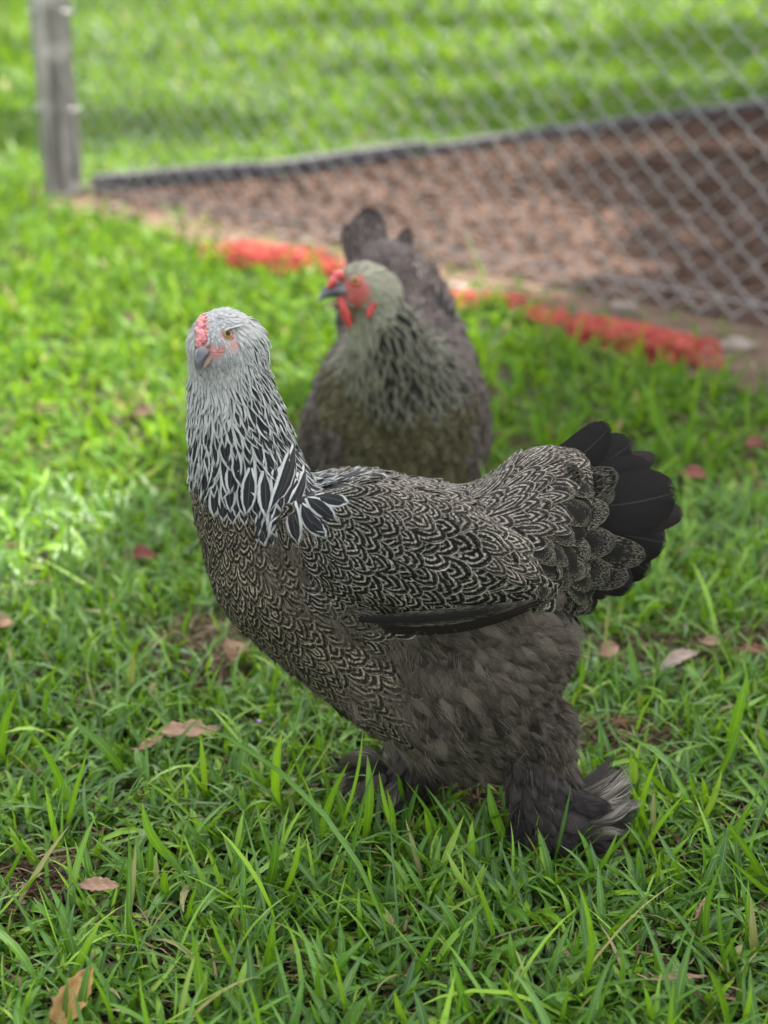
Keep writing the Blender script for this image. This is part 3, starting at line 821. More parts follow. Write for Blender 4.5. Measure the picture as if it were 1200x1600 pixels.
# ------------------------------------------------------------------ orange plastic netting lying along the fence
m, t, bs, out = new_mat('orange_plastic'); M['orange'] = m
nz = noise(coords(), 30, 3)
setp(bs, mixc(step(.3, .7, nz), (0.32, 0.045, 0.036), (0.52, 0.13, 0.09)), 0.7, 0.2)
translucent(t, bs, out, (0.8, 0.1, 0.04), 0.25)
def netting(px0, px1, half, h, nst, label, seed, rr=0.0028, coil=None):
    r_ = np.random.default_rng(seed)
    a = G(*px0); b = G(*px1); ax = (b - a); L = ax.length; t_ = ax / L; s_ = Vector((-t_.y, t_.x, 0))
    root = empty('plastic_netting', a.lerp(b, .5)); tag(root, label, 'netting', 'orange plastic netting dumped along the fence')
    A = Acc()
    for k in range(nst):      # strands running lengthwise, sagging and looping
        f0 = r_.uniform(0, .7); f1 = min(1, f0 + r_.uniform(.15, .6)); n = 26; P = []
        ph = r_.uniform(0, 6.28, 4); am = 1; w4 = r_.uniform((4, 12, 8, 18), (16, 34, 22, 46)); hk = r_.uniform(.25, 1.15)
        if k % 2:            # crumpled curls that wander over the heap
            c_ = a + t_ * (r_.uniform(.08, .88) * L) + s_ * r_.normal(0, half * .4); hd = r_.uniform(0, 6.28); z_ = r_.uniform(.01, h)
            for i in range(22):
                hd += r_.normal(0, .75); z_ = min(max(z_ + r_.normal(0, h * .22), .005), h * 1.05)
                c_ = c_ + t_ * (math.cos(hd) * .013) + s_ * (math.sin(hd) * .010)
                o_s = (c_ - a).dot(s_); c_ = c_ - s_ * (max(0, abs(o_s) - half) * (1 if o_s > 0 else -1))
                P.append(Vector((c_.x, c_.y, z_)))
            A.add(*tube_np(P, rr * r_.uniform(.5, .9), 5)); continue
        for i in range(n):
            f = f0 + (f1 - f0) * i / (n - 1)
            off = half * math.sin(f * w4[0] + ph[0]) * .6 + half * .45 * math.sin(f * w4[1] + ph[1])
            z = 0.008 + h * hk * (0.35 + .3 * math.sin(f * w4[2] + ph[2]) + .3 * math.sin(f * w4[3] + ph[3])) * math.sin(math.pi * min(1, max(0, f * .96 + .02))) ** .5
            P.append(a + t_ * (f * L) + s_ * off + Vector((0, 0, max(z, .006))))
        A.add(*tube_np(P, rr, 5))
    net = A.build('strands', M['orange'], root); tag(net, kind='stuff')
    A = Acc()
    for k in range(nst * 4):   # cross ties of the net
        f = r_.uniform(0.05, .95); c = a + t_ * (f * L) + s_ * r_.normal(0, half * .4)
        P = []; an = r_.uniform(0, 6.28); rd = r_.uniform(.012, .03)
        for i in range(9):
            q = i / 8 * r_.uniform(2.5, 5)
            P.append(c + Vector((math.cos(an + q) * rd, math.sin(an + q) * rd, 0.006 + h * .5 * (1 + math.sin(q * 1.3 + an)) * .8)))
        A.add(*tube_np(P, rr * .8, 4))
    tag(A.build('ties', M['orange'], root), kind='stuff')
    if coil:
        c = G(*coil)
        P = []
        for i in range(70):
            q = i / 69 * 6.28 * 1.7; rd = .026 + .006 * math.sin(q * .7)
            P.append(c + Vector((math.cos(q) * rd, i * .0003, 0.036 + math.sin(q) * rd)))
        v, f = tube_np(P, 0.0030, 7); mesh_np('loop', v, f, M['orange'], root)
    return root
netting((352, 408), (482, 428), 0.09, 0.05, 90, 'large faded orange tangle of plastic netting lying left of the hens', 1)
netting((478, 428), (560, 440), 0.05, 0.035, 26, 'small thin orange scrap of netting just left of the rear hen tail', 2)
netting((690, 478), (790, 484), 0.035, 0.03, 30, 'flat orange netting scrap just right of the rear hen back', 3)
netting((800, 486), (900, 515), 0.04, 0.02, 9, 'few dull orange strands half buried in grass between two netting heaps', 4)
netting((895, 528), (1078, 570), 0.05, 0.045, 84, 'bright red-orange twisted netting with a loop at its right end', 5, 0.0034, coil=(1103, 582))

# ------------------------------------------------------------------ stones at the foot of the fence
m, t, bs, out = new_mat('pale_stone'); M['stone'] = m
nz = noise(coords(), 35, 4)
setp(bs, mixc(nz, (0.11, 0.085, 0.07), (0.32, 0.27, 0.225)), 0.9, 0.2, bump=nz, bstr=.6, bdist=.004)
def stone(px, py, wpx, label, flat=.5):
    c = G(px, py); k = mpp(c.y, 0) * wpx * .5
    bm = bmesh.new(); bmesh.ops.create_icosphere(bm, subdivisions=3, radius=1)
    ph = [random.uniform(0, 6) for _ in range(4)]
    for v in bm.verts:
        n = 1 + .14 * math.sin(v.co.x * 3 + ph[0]) + .12 * math.sin(v.co.y * 4 + ph[1]) + .1 * math.sin(v.co.z * 5 + ph[2])
        v.co = Vector((v.co.x * k * n, v.co.y * k * .8 * n, v.co.z * k * flat * n))
    o = from_bm('stone', bm, M['stone']); o.location = (c.x, c.y, k * flat * .5); o.rotation_euler = (0, 0, ph[3])
    tag(o, label, 'stone', 'stones along the fence line')
stone(132, 296, 34, 'small whitish stone against the foot of the timber post')
stone(482, 385, 30, 'round pale stone left of the rear hen tail')
stone(440, 372, 22, 'small pale stone behind the large orange netting tangle', .6)
stone(398, 364, 18, 'smallest pale stone at the fence foot, left of its neighbours', .6)
stone(752, 466, 62, 'long flat cream stone just right of the rear hen', .22)
stone(712, 452, 40, 'flat sandy stone touching the rear hen outline', .3)
stone(975, 488, 46, 'grey stone on the bark above the right orange netting', .5)
stone(1150, 545, 60, 'wide grey stone beyond the loop of the right netting', .35)

# ------------------------------------------------------------------ grass
def blades(n_target, y0, y1, dens, lenf, widf, mat, name, segs, cols, xpad=0.4, keepf=None, seed=1, label=None, xs=0.30, erect=1.0):
    r_ = np.random.default_rng(seed)
    yy = np.linspace(y0, y1, 400); wt = (2 * (xs * yy + xpad)) * dens(yy); cdf = np.cumsum(wt); tot = cdf[-1] * (yy[1] - yy[0]); cdf /= cdf[-1]
    n = int(tot) if n_target is None else n_target
    # tillers first, then blades around them
    nt_ = n // 4
    y = np.interp(r_.random(nt_), cdf, yy); x = r_.uniform(-1, 1, nt_) * (xs * y + xpad)
    til = r_.random(nt_)
    idx = r_.integers(0, nt_, n)
    sc_ = widf(y[idx])
    bx = x[idx] + r_.normal(0, 0.006, n) * sc_; by = y[idx] + r_.normal(0, 0.006, n) * sc_
    keep = ~inpoly(bx, by, mp)
    keep &= ~(inpoly(bx, by, sp_) & (r_.random(n) > 0.06))
    if keepf is not None: keep &= keepf(bx, by, r_)
    bx, by, idx, sc_ = bx[keep], by[keep], idx[keep], sc_[keep]; n = len(bx)
    kind = r_.random(n)
    L = lenf(by) * np.exp(r_.normal(0, 0.38, n)); Wd = 0.0062 * sc_ * np.exp(r_.normal(0, 0.28, n))
    short = kind < 0.22                                   # short broad leaves low in the sward
    L[short] *= 0.55; Wd[short] *= 1.25
    thin = kind > 0.82; Wd[thin] *= 0.42; L[thin] *= 1.25
    az = r_.uniform(0, 2 * math.pi, n) ; tz = til[idx] * 6.28
    az = np.where(r_.random(n) < .5, tz + r_.normal(0, .6, n), az)
    e0 = np.clip(r_.normal(0.95 * erect, 0.33, n), 0.12, 1.5); bend = np.abs(r_.normal(0.75, 0.6, n)); twist = r_.normal(0, 0.9, n)
    yaw = r_.normal(0, 0.45, n)
    pos = np.stack([bx, by, np.full(n, -0.002)], 1)
    rows = segs + 1
    V = np.zeros((n, rows, cols, 3), np.float32)
    U = np.zeros((rows, cols, 2), np.float32)
    side_az = az + math.pi / 2
    for i in range(rows):
        s = i / segs
        el = e0 - bend * s ** 1.3; a_ = az + yaw * s
        d = np.stack([np.cos(el) * np.cos(a_), np.cos(el) * np.sin(a_), np.sin(el)], 1)
        if i: pos = pos + d * (L / segs)[:, None]
        pos[:, 2] = np.maximum(pos[:, 2], 0.003 if i else -0.002)
        sd = np.stack([-np.sin(a_), np.cos(a_), np.zeros(n)], 1)
        nn = np.cross(d, sd)
        tw = twist * (s - .3)
        sv = sd * np.cos(tw)[:, None] + nn * np.sin(tw)[:, None]
        nv = nn * np.cos(tw)[:, None] - sd * np.sin(tw)[:, None]
        wv = (0.55 + 0.45 * min(1, s * 3.2)) * (1 - max(0, (s - .45) / .55) ** 2.1) if s < 1 else 0.03
        for j in range(cols):
            u = -1 + 2 * j / (cols - 1)
            V[:, i, j] = pos + sv * (u * wv * Wd * .5)[:, None] + nv * (abs(u) * wv * Wd * .16)[:, None]
            U[i, j] = (u, s)
    fq = np.array([(i * cols + j, i * cols + j + 1, (i + 1) * cols + j + 1, (i + 1) * cols + j) for i in range(segs) for j in range(cols - 1)])
    Fa = (fq[None] + (np.arange(n) * rows * cols)[:, None, None]).reshape(-1, 4)
    patch = 0.5 + 0.5 * np.sin(bx * 5.1 + 2 * np.sin(by * 3.3)) * np.sin(by * 4.3 + bx * 2)
    tone = np.clip(0.18 + 0.42 * til[idx] + r_.normal(0, .23, n) + 0.18 * (patch - .5) + 0.25 * (kind > .93), 0, .93)
    dead = r_.random(n) < 0.025; tone[dead] = 1.0
    col = np.repeat(np.stack([tone, (r_.random(n) < .25) * r_.random(n), r_.random(n), np.ones(n)], 1), rows * cols, axis=0)
    uv = np.tile(U.reshape(-1, 2), (n, 1))
    o = mesh_np(name, V.reshape(-1, 3), Fa, mat, None, uv, col)
    tag(o, label, 'grass', kind='stuff')
    return o, n
bare_spots = [(G(300, 1005), .075, .7), (G(365, 1010), .05, .7), (G(1010, 1030), .07, .6), (G(60, 1395), .035, .6), (G(960, 1160), .04, .75), (G(1150, 740), .12, .6), (G(860, 700), .10, .5), (G(230, 650), .12, .5),
              (G(690, 1235), .05, .55), (G(1180, 700), .1, .5), (G(330, 1060), .04, .6), (G(1160, 1010), .06, .5), (G(820, 1290), .035, .5)]
def keep_near(x, y, r_):
    k = np.ones(len(x), bool)
    for c, rad, st in bare_spots:
        d = np.hypot(x - c.x, y - c.y) / rad
        k &= ~((d < 1) & (r_.random(len(x)) < st))
    # the trampled places where the hens stand
    for c, rx, ry in ((G(870, 1320), .035, .03), (G(575, 1268), .035, .025)):
        k &= ~(((x - c.x) / rx) ** 2 + ((y - c.y) / ry) ** 2 < 1)
    return k
blades(None, 0.62, 2.1, lambda y: 28000 - 5000 * (y - .8), lambda y: 0.039 + 0 * y, lambda y: 0.82 + 0 * y, M['grass'], 'lawn_grass', 6, 3,
       keepf=keep_near, seed=11, label='dense green lawn grass around and in front of the hens', xpad=.55, xs=.32)
blades(None, 2.1, 6.5, lambda y: 6500 * np.exp(-(y - 2.1) * .42), lambda y: 0.050 + 0.004 * (y - 2), lambda y: 1.15 + 0.22 * (y - 2), M['far_grass'], 'middle_grass', 4, 2,
       seed=12, label='blurred bright green grass between the hens and the fence', xpad=1.6, xs=.42)
blades(None, 6.5, 48, lambda y: 1400 * np.exp(-(y - 6.5) * .12) + 14, lambda y: 0.05 + 0.012 * (y - 6), lambda y: 2.2 + 0.55 * (y - 6), M['distant_grass'], 'distant_grass', 3, 2,
       seed=13, label='pale green lawn beyond the fenced pen', xpad=4, xs=.75, erect=.8)
def long_blades(lst, extra):
    r_ = np.random.default_rng(44); A = Acc()
    lst = list(lst)
    for k in range(extra):
        px = r_.uniform(-60, 1260); py = r_.uniform(1180, 1700)
        if 480 < px < 1010 and py < 1330: continue
        a = r_.normal(0, .75); l = r_.uniform(70, 150)
        lst.append(((px, py), (px + l * math.sin(a), py - l * abs(math.cos(a))), r_.uniform(7, 17)))
    for a, b, wd in lst:
        p0 = G(*a); k = mpp(p0.y, 0); dx = (b[0] - a[0]) * k; L = math.hypot(b[0] - a[0], b[1] - a[1]) * k
        p1 = W(b[0], b[1], p0.y + r_.uniform(-.012, .006)); V = []; U = []; n = 10
        side = Vector((1, r_.uniform(-.6, .6), r_.uniform(-.2, .2))).normalized(); bow = r_.normal(0, .07) * L; tw = r_.normal(0, .5)
        for i in range(n):
            s_ = i / (n - 1); c = p0.lerp(p1, s_) + Vector((bow * math.sin(math.pi * s_), -.10 * L * math.sin(math.pi * s_), .05 * L * math.sin(math.pi * s_)))
            sv = Matrix.Rotation(tw * s_, 3, 'Z') @ side; wv = (.6 + .4 * min(1, s_ * 3)) * (1 - max(0, (s_ - .5) / .5) ** 2) if s_ < 1 else .03
            for u in (-1, 0, 1):
                V.append(tuple(c + sv * (u * wv * wd * k * .5) + Vector((0, .12 * abs(u) * wd * k * wv, 0)))); U.append((u, s_))
        f = [(i * 3 + j, i * 3 + j + 1, (i + 1) * 3 + j + 1, (i + 1) * 3 + j) for i in range(n - 1) for j in (0, 1)]
        t_ = np.clip(r_.normal(.55, .22), .05, .92)
        A.add(np.array(V), np.array(f), np.array(U), np.tile([t_, .3 * (r_.random() < .3), 0, 1], (len(V), 1)))
    tag(A.build('tall_grass', M['grass'], None), 'scattered taller grass blades standing up in front of the feathered feet', 'grass', kind='stuff')
long_blades([((566, 1330), (574, 1180), 15), ((640, 1345), (592, 1205), 9), ((612, 1330), (604, 1232), 8), ((690, 1350), (632, 1218), 11), ((560, 1330), (600, 1300), 10), ((672, 1340), (662, 1255), 10), ((735, 1340), (700, 1262), 17), ((742, 1370), (738, 1282), 12), ((520, 1320), (568, 1128), 5),
             ((500, 1330), (545, 1190), 12), ((530, 1320), (520, 1225), 12), ((838, 1330), (812, 1255), 5), ((920, 1370), (990, 1290), 8), ((925, 1340), (915, 1275), 7), ((1000, 1300), (1030, 1180), 12), ((1012, 1270), (1002, 1155), 10), ((800, 1372), (860, 1300), 12), ((690, 1385), (745, 1350), 10),
             ((905, 1560), (903, 1380), 15), ((870, 1400), (800, 1345), 9), ((1092, 1130), (1198, 1085), 14), ((1110, 1240), (1160, 1120), 13), ((240, 1500), (440, 1430), 10), ((90, 1400), (190, 1330), 12), ((30, 1360), (14, 1290), 11), ((430, 1420), (468, 1300), 10)], 110)
# dead stems
def thatch(n, seed=3):
    r_ = np.random.default_rng(seed)
    y = 0.65 + r_.random(n) ** 1.2 * 2.2; x = r_.uniform(-1, 1, n) * (.3 * y + .25)
    k = int(n * .35)
    for i in range(k):
        c, rad, st = bare_spots[r_.integers(0, len(bare_spots))]
        x[i] = c.x + r_.normal(0, rad * .6); y[i] = c.y + r_.normal(0, rad * .5)
    L = r_.uniform(.015, .07, n); a = r_.uniform(0, 6.28, n); w_ = r_.uniform(.0005, .0016, n)
    z = np.abs(r_.normal(0.004, .006, n)); tz = r_.normal(0, .15, n)
    V = np.zeros((n, 4, 2, 3), np.float32)
    for i in range(4):
        s = i / 3; aa = a + r_.normal(0, .12, n) * s
        c = np.stack([x + np.cos(aa) * L * (s - .5), y + np.sin(aa) * L * (s - .5), z + tz * L * (s - .5) + .004 * math.sin(3.14 * s) + .001], 1)
        sd = np.stack([-np.sin(a), np.cos(a), r_.normal(0, .3, n)], 1)
        for j in (0, 1): V[:, i, j] = c + sd * ((j - .5) * 2 * w_ * (1 - .5 * s))[:, None]
    fq = np.array([(i * 2, i * 2 + 1, i * 2 + 3, i * 2 + 2) for i in range(3)])
    Fa = (fq[None] + (np.arange(n) * 8)[:, None, None]).reshape(-1, 4)
    col = np.repeat(np.stack([r_.random(n)] * 3 + [np.ones(n)], 1), 8, axis=0)
    tag(mesh_np('thatch', V.reshape(-1, 3), Fa, M['thatch'], None, None, col), 'dry brown straw and stems lying under the green blades', 'thatch', kind='stuff')
thatch(12000)

# ------------------------------------------------------------------ fallen leaves
def leaf_mat(name, a, b, spots=0.5, spotc=(0.03, 0.015, 0.01)):
    m, t, bs, out = new_mat(name)
    x, v = uvxy(); nz = noise(coords(), 120, 4); n2 = noise(coords(), 45, 2)
    vein = 1.0 - step(0.0, 0.08, x.abs()); rib = step(.75, .95, E.m('SINE', (v * 60 - x.abs() * 14)))
    c = mixc(nz, a, b); c = mixc((vein + rib * .4) * .4, c, tuple(min(1, q * 1.5) for q in b))
    c = mixc(step(.60, .68, n2) * spots, c, spotc)
    setp(bs, c, .65, .35, bump=nz + rib * .4, bstr=.5, bdist=.001); translucent(t, bs, out, c, .2)
    return m
LM = {'tan': leaf_mat('tan_leaf', (0.22, 0.12, 0.07), (0.38, 0.24, 0.155), .25), 'red': leaf_mat('red_brown_leaf', (0.13, 0.035, 0.028), (0.28, 0.10, 0.07), .3),
      'yellow': leaf_mat('yellow_brown_leaf', (0.26, 0.14, 0.045), (0.44, 0.28, 0.10), .9), 'grey': leaf_mat('grey_brown_leaf', (0.24, 0.17, 0.13), (0.42, 0.33, 0.27), .3),
      'dark': leaf_mat('dark_leaf', (0.07, 0.03, 0.022), (0.17, 0.075, 0.055), .5)}
def leaf(px, py, len_px, wid_px, rot, mat, label, z=0.02, curl=0.3, tilt=(0, 0), lobes=0, stalk=True):
    c = G(px, py, z); k = mpp(c.y, z); L = len_px * k; wd = wid_px * k
    n, cc = 22, 7
    V = []; U = []
    for i in range(n):
        s = i / (n - 1)
        wv = math.sin(math.pi * s ** .85) ** .75 if 0 < s < 1 else .03
        if lobes: wv *= 0.55 + .55 * abs(math.sin(s * math.pi * lobes))
        for j in range(cc):
            u = -1 + 2 * j / (cc - 1)
            xx = (s - .5) * L; yy = u * wv * wd * .5 * (1 + (.1 * math.sin(s * 40) if abs(u) == 1 else 0))
            if lobes: xx += abs(u) * .10 * L * (.5)
            zz = curl * wd * .5 * (u * u) * wv + .10 * L * math.sin(s * math.pi * 1.2) * curl + .0008 * math.sin(s * 25 + u * 4)
            V.append((xx, yy, zz)); U.append((u, s))
    Fq = [(i * cc + j, i * cc + j + 1, (i + 1) * cc + j + 1, (i + 1) * cc + j) for i in range(n - 1) for j in range(cc - 1)]
    root = empty('fallen_leaf', c); root.rotation_euler = (tilt[0], tilt[1], R(rot)); tag(root, label, 'leaf', 'fallen brown leaves in the grass')
    b = mesh_np('blade', V, Fq, LM[mat], None, U); b.parent = root
    sm_ = b.modifiers.new('t', 'SOLIDIFY'); sm_.thickness = .0004
    if stalk:
        v, f = tube_np([(-L * .5, 0, 0), (-L * .58, .002, .002), (-L * .68, .005, .001)], [.0009, .0007, .0006], 5)
        q = mesh_np('stalk', v, f, LM[mat]); q.parent = root
    return root
leaf(292, 1142, 96, 34, -2, 'tan', 'lobed pale tan oak leaf lying across the grass left of the hen', .035, .25, (R(25), R(-4)), 2.6)
leaf(236, 1160, 48, 16, 44, 'tan', 'narrow torn tan leaf slanting just below the lobed oak leaf', .03, .2, (R(20), R(-10)))
leaf(112, 1562, 120, 46, 58, 'yellow', 'curled yellow brown leaf with dark spots in the bottom left corner', .03, .9, (R(35), R(-32)))
leaf(156, 1384, 66, 24, 0, 'tan', 'smooth pinkish brown leaf half hidden in the grass above the spotted leaf', .028, .35, (R(30), 0))
leaf(366, 1018, 42, 40, 80, 'tan', 'folded tan leaf on the bare patch beside the hen breast', .025, .8, (R(20), R(-30)))
leaf(340, 1030, 46, 12, -5, 'dark', 'thin dark dead leaf flat on the bare patch beside the hen breast', .012, .2, (R(15), 0))
leaf(4, 972, 34, 30, 60, 'tan', 'brown leaf cut off by the left edge of the photo', .03, .6, (R(40), 0))
leaf(224, 870, 38, 26, 10, 'red', 'dark reddish crumpled leaf alone in the blurred grass left of the hen', .03, .9, (R(30), 0))
leaf(952, 1016, 36, 28, 30, 'tan', 'pinkish leaf right behind the hen thigh', .03, .6, (R(40), R(-15)))
leaf(1060, 1034, 86, 24, 33, 'grey', 'long grey brown curled leaf in the grass right of the hen', .028, .8, (R(20), R(-10)))
leaf(1112, 1004, 30, 20, 0, 'tan', 'small reddish leaf just above the long grey leaf', .028, .5, (R(30), 0))
leaf(1180, 1016, 50, 18, -8, 'red', 'red brown leaf at the right edge beside the long grey leaf', .028, .4, (R(30), 0))
leaf(972, 1128, 24, 14, 20, 'red', 'tiny red brown leaf behind the feathered foot', .022, .4, (R(30), 0))
leaf(1086, 742, 40, 26, 0, 'red', 'blurred mauve leaf in the grass right of the tail', .03, .5, (R(30), 0))
leaf(1190, 762, 44, 20, 10, 'dark', 'blurred dark leaf at the right edge level with the tail', .02, .5, (R(25), 0))
leaf(1184, 694, 46, 24, 20, 'red', 'blurred reddish leaf at the right edge above the others', .02, .5, (R(25), 0))
leaf(232, 646, 60, 22, 5, 'dark', 'blurred dark brown leaf left of the hen neck', .02, .5, (R(25), 0))
leaf(70, 642, 50, 24, 20, 'dark', 'blurred brown leaf far left, level with the hen neck', .02, .5, (R(25), 0))
leaf(206, 500, 44, 22, 0, 'dark', 'blurred brown leaf in the grass left of the hen head', .02, .5, (R(25), 0))
leaf(1096, 1418, 50, 12, 55, 'tan', 'slim brown leaf upright in the lower right grass', .03, .5, (R(30), R(-20)))
leaf(1060, 1528, 96, 10, 6, 'tan', 'long thin brown leaf in the bottom right grass', .03, .3, (R(25), 0))
# tiny violet flower
m, t, bs, out = new_mat('violet_petal'); M['violet'] = m; setp(bs, (0.34, 0.22, 0.62), .6, .3)
fl = empty('violet_flower', G(405, 1127, .035)); tag(fl, 'tiny violet flower low in the grass under the hen breast', 'flower')
for k in range(5):
    an = k * 1.257
    V = [(0, 0, 0), (math.cos(an - .4) * .0018, math.sin(an - .4) * .0018, .0006), (math.cos(an) * .0032, math.sin(an) * .0032, .0012), (math.cos(an + .4) * .0018, math.sin(an + .4) * .0018, .0006)]
    o = mesh_np('petal', V, [(0, 1, 2, 3)], M['violet']); o.parent = fl
v, f = tube_np([(0, 0, 0), (.001, .001, -.015), (0, .002, -.034)], .0005, 5)
o = mesh_np('stem', v, f, M['grass'], None, np.zeros((len(v), 2)), np.tile([.5, 0, 0, 1], (len(v), 1))); o.parent = fl

# ------------------------------------------------------------------ the trees whose crowns shade this corner (they stand right of the view)
m, t, bs, out = new_mat('tree_bark'); M['bark'] = m
nz = noise(coords(), 14, 5); setp(bs, mixc(nz, (0.05, 0.04, 0.03), (0.20, 0.16, 0.13)), .95, .1, bump=nz, bstr=1, bdist=.03)
m, t, bs, out = new_mat('tree_leaves'); M['leaves'] = m
r, g, b = fa(); c = mixc(r, (0.030, 0.070, 0.012), (0.085, 0.15, 0.025)); setp(bs, c, .5, .4); translucent(t, bs, out, c, .35)
def tree(base, h, spread, blobs, nleaf, lsize, label, seed):
    r_ = np.random.default_rng(seed); base = Vector(base)
    root = empty('shade_tree', base); tag(root, label, 'tree', 'trees shading the lawn')
    A = Acc(); top = base + Vector((0, 0, h * .55))
    A.add(*tube_np([base - Vector((0, 0, .1)), base + Vector((.05, 0, h * .2)), top], [h * .045, h * .034, h * .024], 12))
    for c, rad in blobs:
        c = Vector(c); A.add(*tube_np([top - Vector((0, 0, h * .12)), top.lerp(c, .5) + Vector((0, 0, .2)), c], [h * .018, h * .012, h * .004], 8))
        for q in range(5):
            e = c + Vector(r_.normal(0, 1, 3)) * rad * .5; A.add(*tube_np([top.lerp(c, .7), top.lerp(c, .7).lerp(e, .5) + Vector((0, 0, .1)), e], [h * .006, h * .004, h * .002], 6))
    A.build('trunk', M['bark'], root)
    vol = np.array([b_[1] ** 3 for b_ in blobs]); ix = r_.choice(len(blobs), nleaf, p=vol / vol.sum())
    cc = np.array([tuple(b_[0]) for b_ in blobs])[ix]; rr = np.array([b_[1] for b_ in blobs])[ix]
    d = r_.normal(0, 1, (nleaf, 3)); d /= np.linalg.norm(d, axis=1)[:, None]
    P = cc + d * (rr * r_.random(nleaf) ** .45)[:, None] * np.array([1, 1, .7])
    a1 = r_.normal(0, 1, (nleaf, 3)); a1 /= np.linalg.norm(a1, axis=1)[:, None]; a2 = np.cross(a1, r_.normal(0, 1, (nleaf, 3))); a2 /= np.linalg.norm(a2, axis=1)[:, None]
    s = lsize * r_.uniform(.6, 1.3, nleaf)[:, None]
    V = np.stack([P - a1 * s, P + a2 * s * .45, P + a1 * s, P - a2 * s * .45], 1).reshape(-1, 3)
    col = np.repeat(np.stack([r_.random(nleaf)] * 3 + [np.ones(nleaf)], 1), 4, axis=0)
    mesh_np('crown', V, np.arange(nleaf * 4).reshape(-1, 4), M['leaves'], root, None, col, smooth=False)
def up_to(x, y, z):      # the place at height z whose shadow falls on ground point (x, y)
    k = z / SUN.z; return Vector((x + SUN.x * k, y + SUN.y * k, z))
tree((5.2, 4.6, 0), 7.0, 3, [(up_to(0.9, 1.0, 5.0), 1.35), (up_to(0.0, 0.5, 5.6), 1.3), (up_to(2.3, 2.6, 5.2), 1.5), (up_to(0.55, 2.1, 4.8), 0.95), (up_to(-.75, .4, 5.3), .6), (up_to(2.6, 4.3, 5.5), 1.3), (up_to(1.3, -.6, 5.4), 1.2), (up_to(1.5, 3.3, 5.2), 1.0), (up_to(1.0, 2.9, 5.0), .7), (up_to(.78, 3.35, 5.0), .55), (up_to(1.7, 5.6, 5.6), 1.1), (up_to(2.9, 7.8, 6.0), 1.2), (up_to(1.6, 4.4, 5.6), .9), (up_to(3.4, 6.2, 6), 1.6)],
     72000, .085, 'leafy shade tree standing right of the pen, its crown over the hens', 21)
tree((13, 12, 0), 9, 5, [(up_to(1.5, 8.6, 7), 1.6), (up_to(4.5, 9.5, 7), 2.2), (up_to(-1.6, 7.6, 6.5), 1.1), (up_to(3, 14, 8), 2.0), (up_to(-4.5, 14, 8), 1.6), (up_to(0.2, 11.5, 7.5), 1.0)], 14000, .12, 'second shade tree farther back beyond the pen', 22)
tree((18, 24, 0), 11, 6, [(up_to(0, 20, 8), 2.6), (up_to(5, 17, 8), 2.6), (up_to(-5, 26, 8), 2.5), (up_to(9, 27, 9), 3)], 12000, .18, 'distant shade tree on the far lawn', 23)

#==HENS==
# ------------------------------------------------------------------ front hen: body from strokes (photo px, px, depth, radius px, half-thickness m)
k1 = mpp(1.2)
S1 = [
 [(344, 540, 1.160, 50, .030), (350, 535, 1.165, 52, .031), (366, 545, 1.175, 50, .033)],
 [(350, 555, 1.168, 53, .034), (359, 600, 1.175, 60, .038), (369, 660, 1.18, 71, .046), (383, 730, 1.185, 82, .054), (400, 790, 1.188, 93, .062), (432, 860, 1.19, 108, .075)],
 [(440, 870, 1.19, 112, .078), (500, 875, 1.20, 130, .088), (565, 884, 1.21, 148, .096), (650, 897, 1.215, 142, .098), (735, 904, 1.22, 136, .092), (800, 850, 1.225, 104, .075), (848, 780, 1.23, 76, .048), (878, 748, 1.235, 46, .030)],
 [(446, 885, 1.19, 112, .078), (488, 935, 1.195, 100, .080), (552, 995, 1.20, 93, .080), (618, 1048, 1.20, 92, .080), (680, 1070, 1.20, 98, .085)],
 [(690, 1040, 1.205, 138, .092), (735, 1020, 1.205, 136, .092), (802, 990, 1.205, 92, .08)],
 [(700, 1128, 1.215, 74, .06), (755, 1132, 1.21, 72, .06)],
 [(850, 885, 1.23, 78, .055), (885, 865, 1.235, 56, .04)],
 [(500, 835, 1.122, 70, .016), (580, 850, 1.116, 98, .019), (680, 870, 1.12, 96, .018), (760, 890, 1.13, 70, .015), (815, 915, 1.14, 34, .010), (838, 930, 1.145, 16, .006)],
 [(500, 825, 1.285, 70, .016), (580, 840, 1.295, 98, .019), (680, 860, 1.30, 96, .018), (760, 880, 1.30, 70, .015)],
 [(752, 1090, 1.178, 76, .05), (842, 1138, 1.17, 52, .036), (836, 1175, 1.168, 50, .032), (846, 1225, 1.165, 52, .030), (860, 1280, 1.162, 48, .028), (890, 1306, 1.155, 28, .020), (930, 1312, 1.15, 16, .012)],
 [(700, 1110, 1.235, 68, .04), (660, 1165, 1.24, 50, .028), (640, 1210, 1.24, 38, .022), (610, 1245, 1.235, 34, .02), (565, 1256, 1.228, 22, .016)],
]
M['skin1'] = skin_body('grey_hen_skin', (0.010, 0.009, 0.008), (0.33, 0.34, 0.34), (0.46, 0.20, 0.17), 0)
h1 = Hen('grey and white pencilled hen standing in front, head turned to the camera', S1, 0.0035, M['skin1'], 5)
eye1, en1 = h1.hit(356, 522); mouth, _ = h1.hit(338, 552); combt, ct_n = h1.hit(318, 492); combb, cb_n = h1.hit(315, 538)
brow1, _ = h1.hit(366, 540)
h1.face_attr([(eye1, .0085), (mouth, .0075), (h1.hit(328, 545)[0], .008), (combb, .009), (h1.hit(316, 515)[0], .0085), (h1.hit(318, 502)[0], .0075), (h1.hit(315, 527)[0], .0085), (brow1, .006), (h1.hit(346, 545)[0], .006)],
             [(h1.hit(350, 520)[0], .055), (h1.hit(345, 600)[0], .035)])
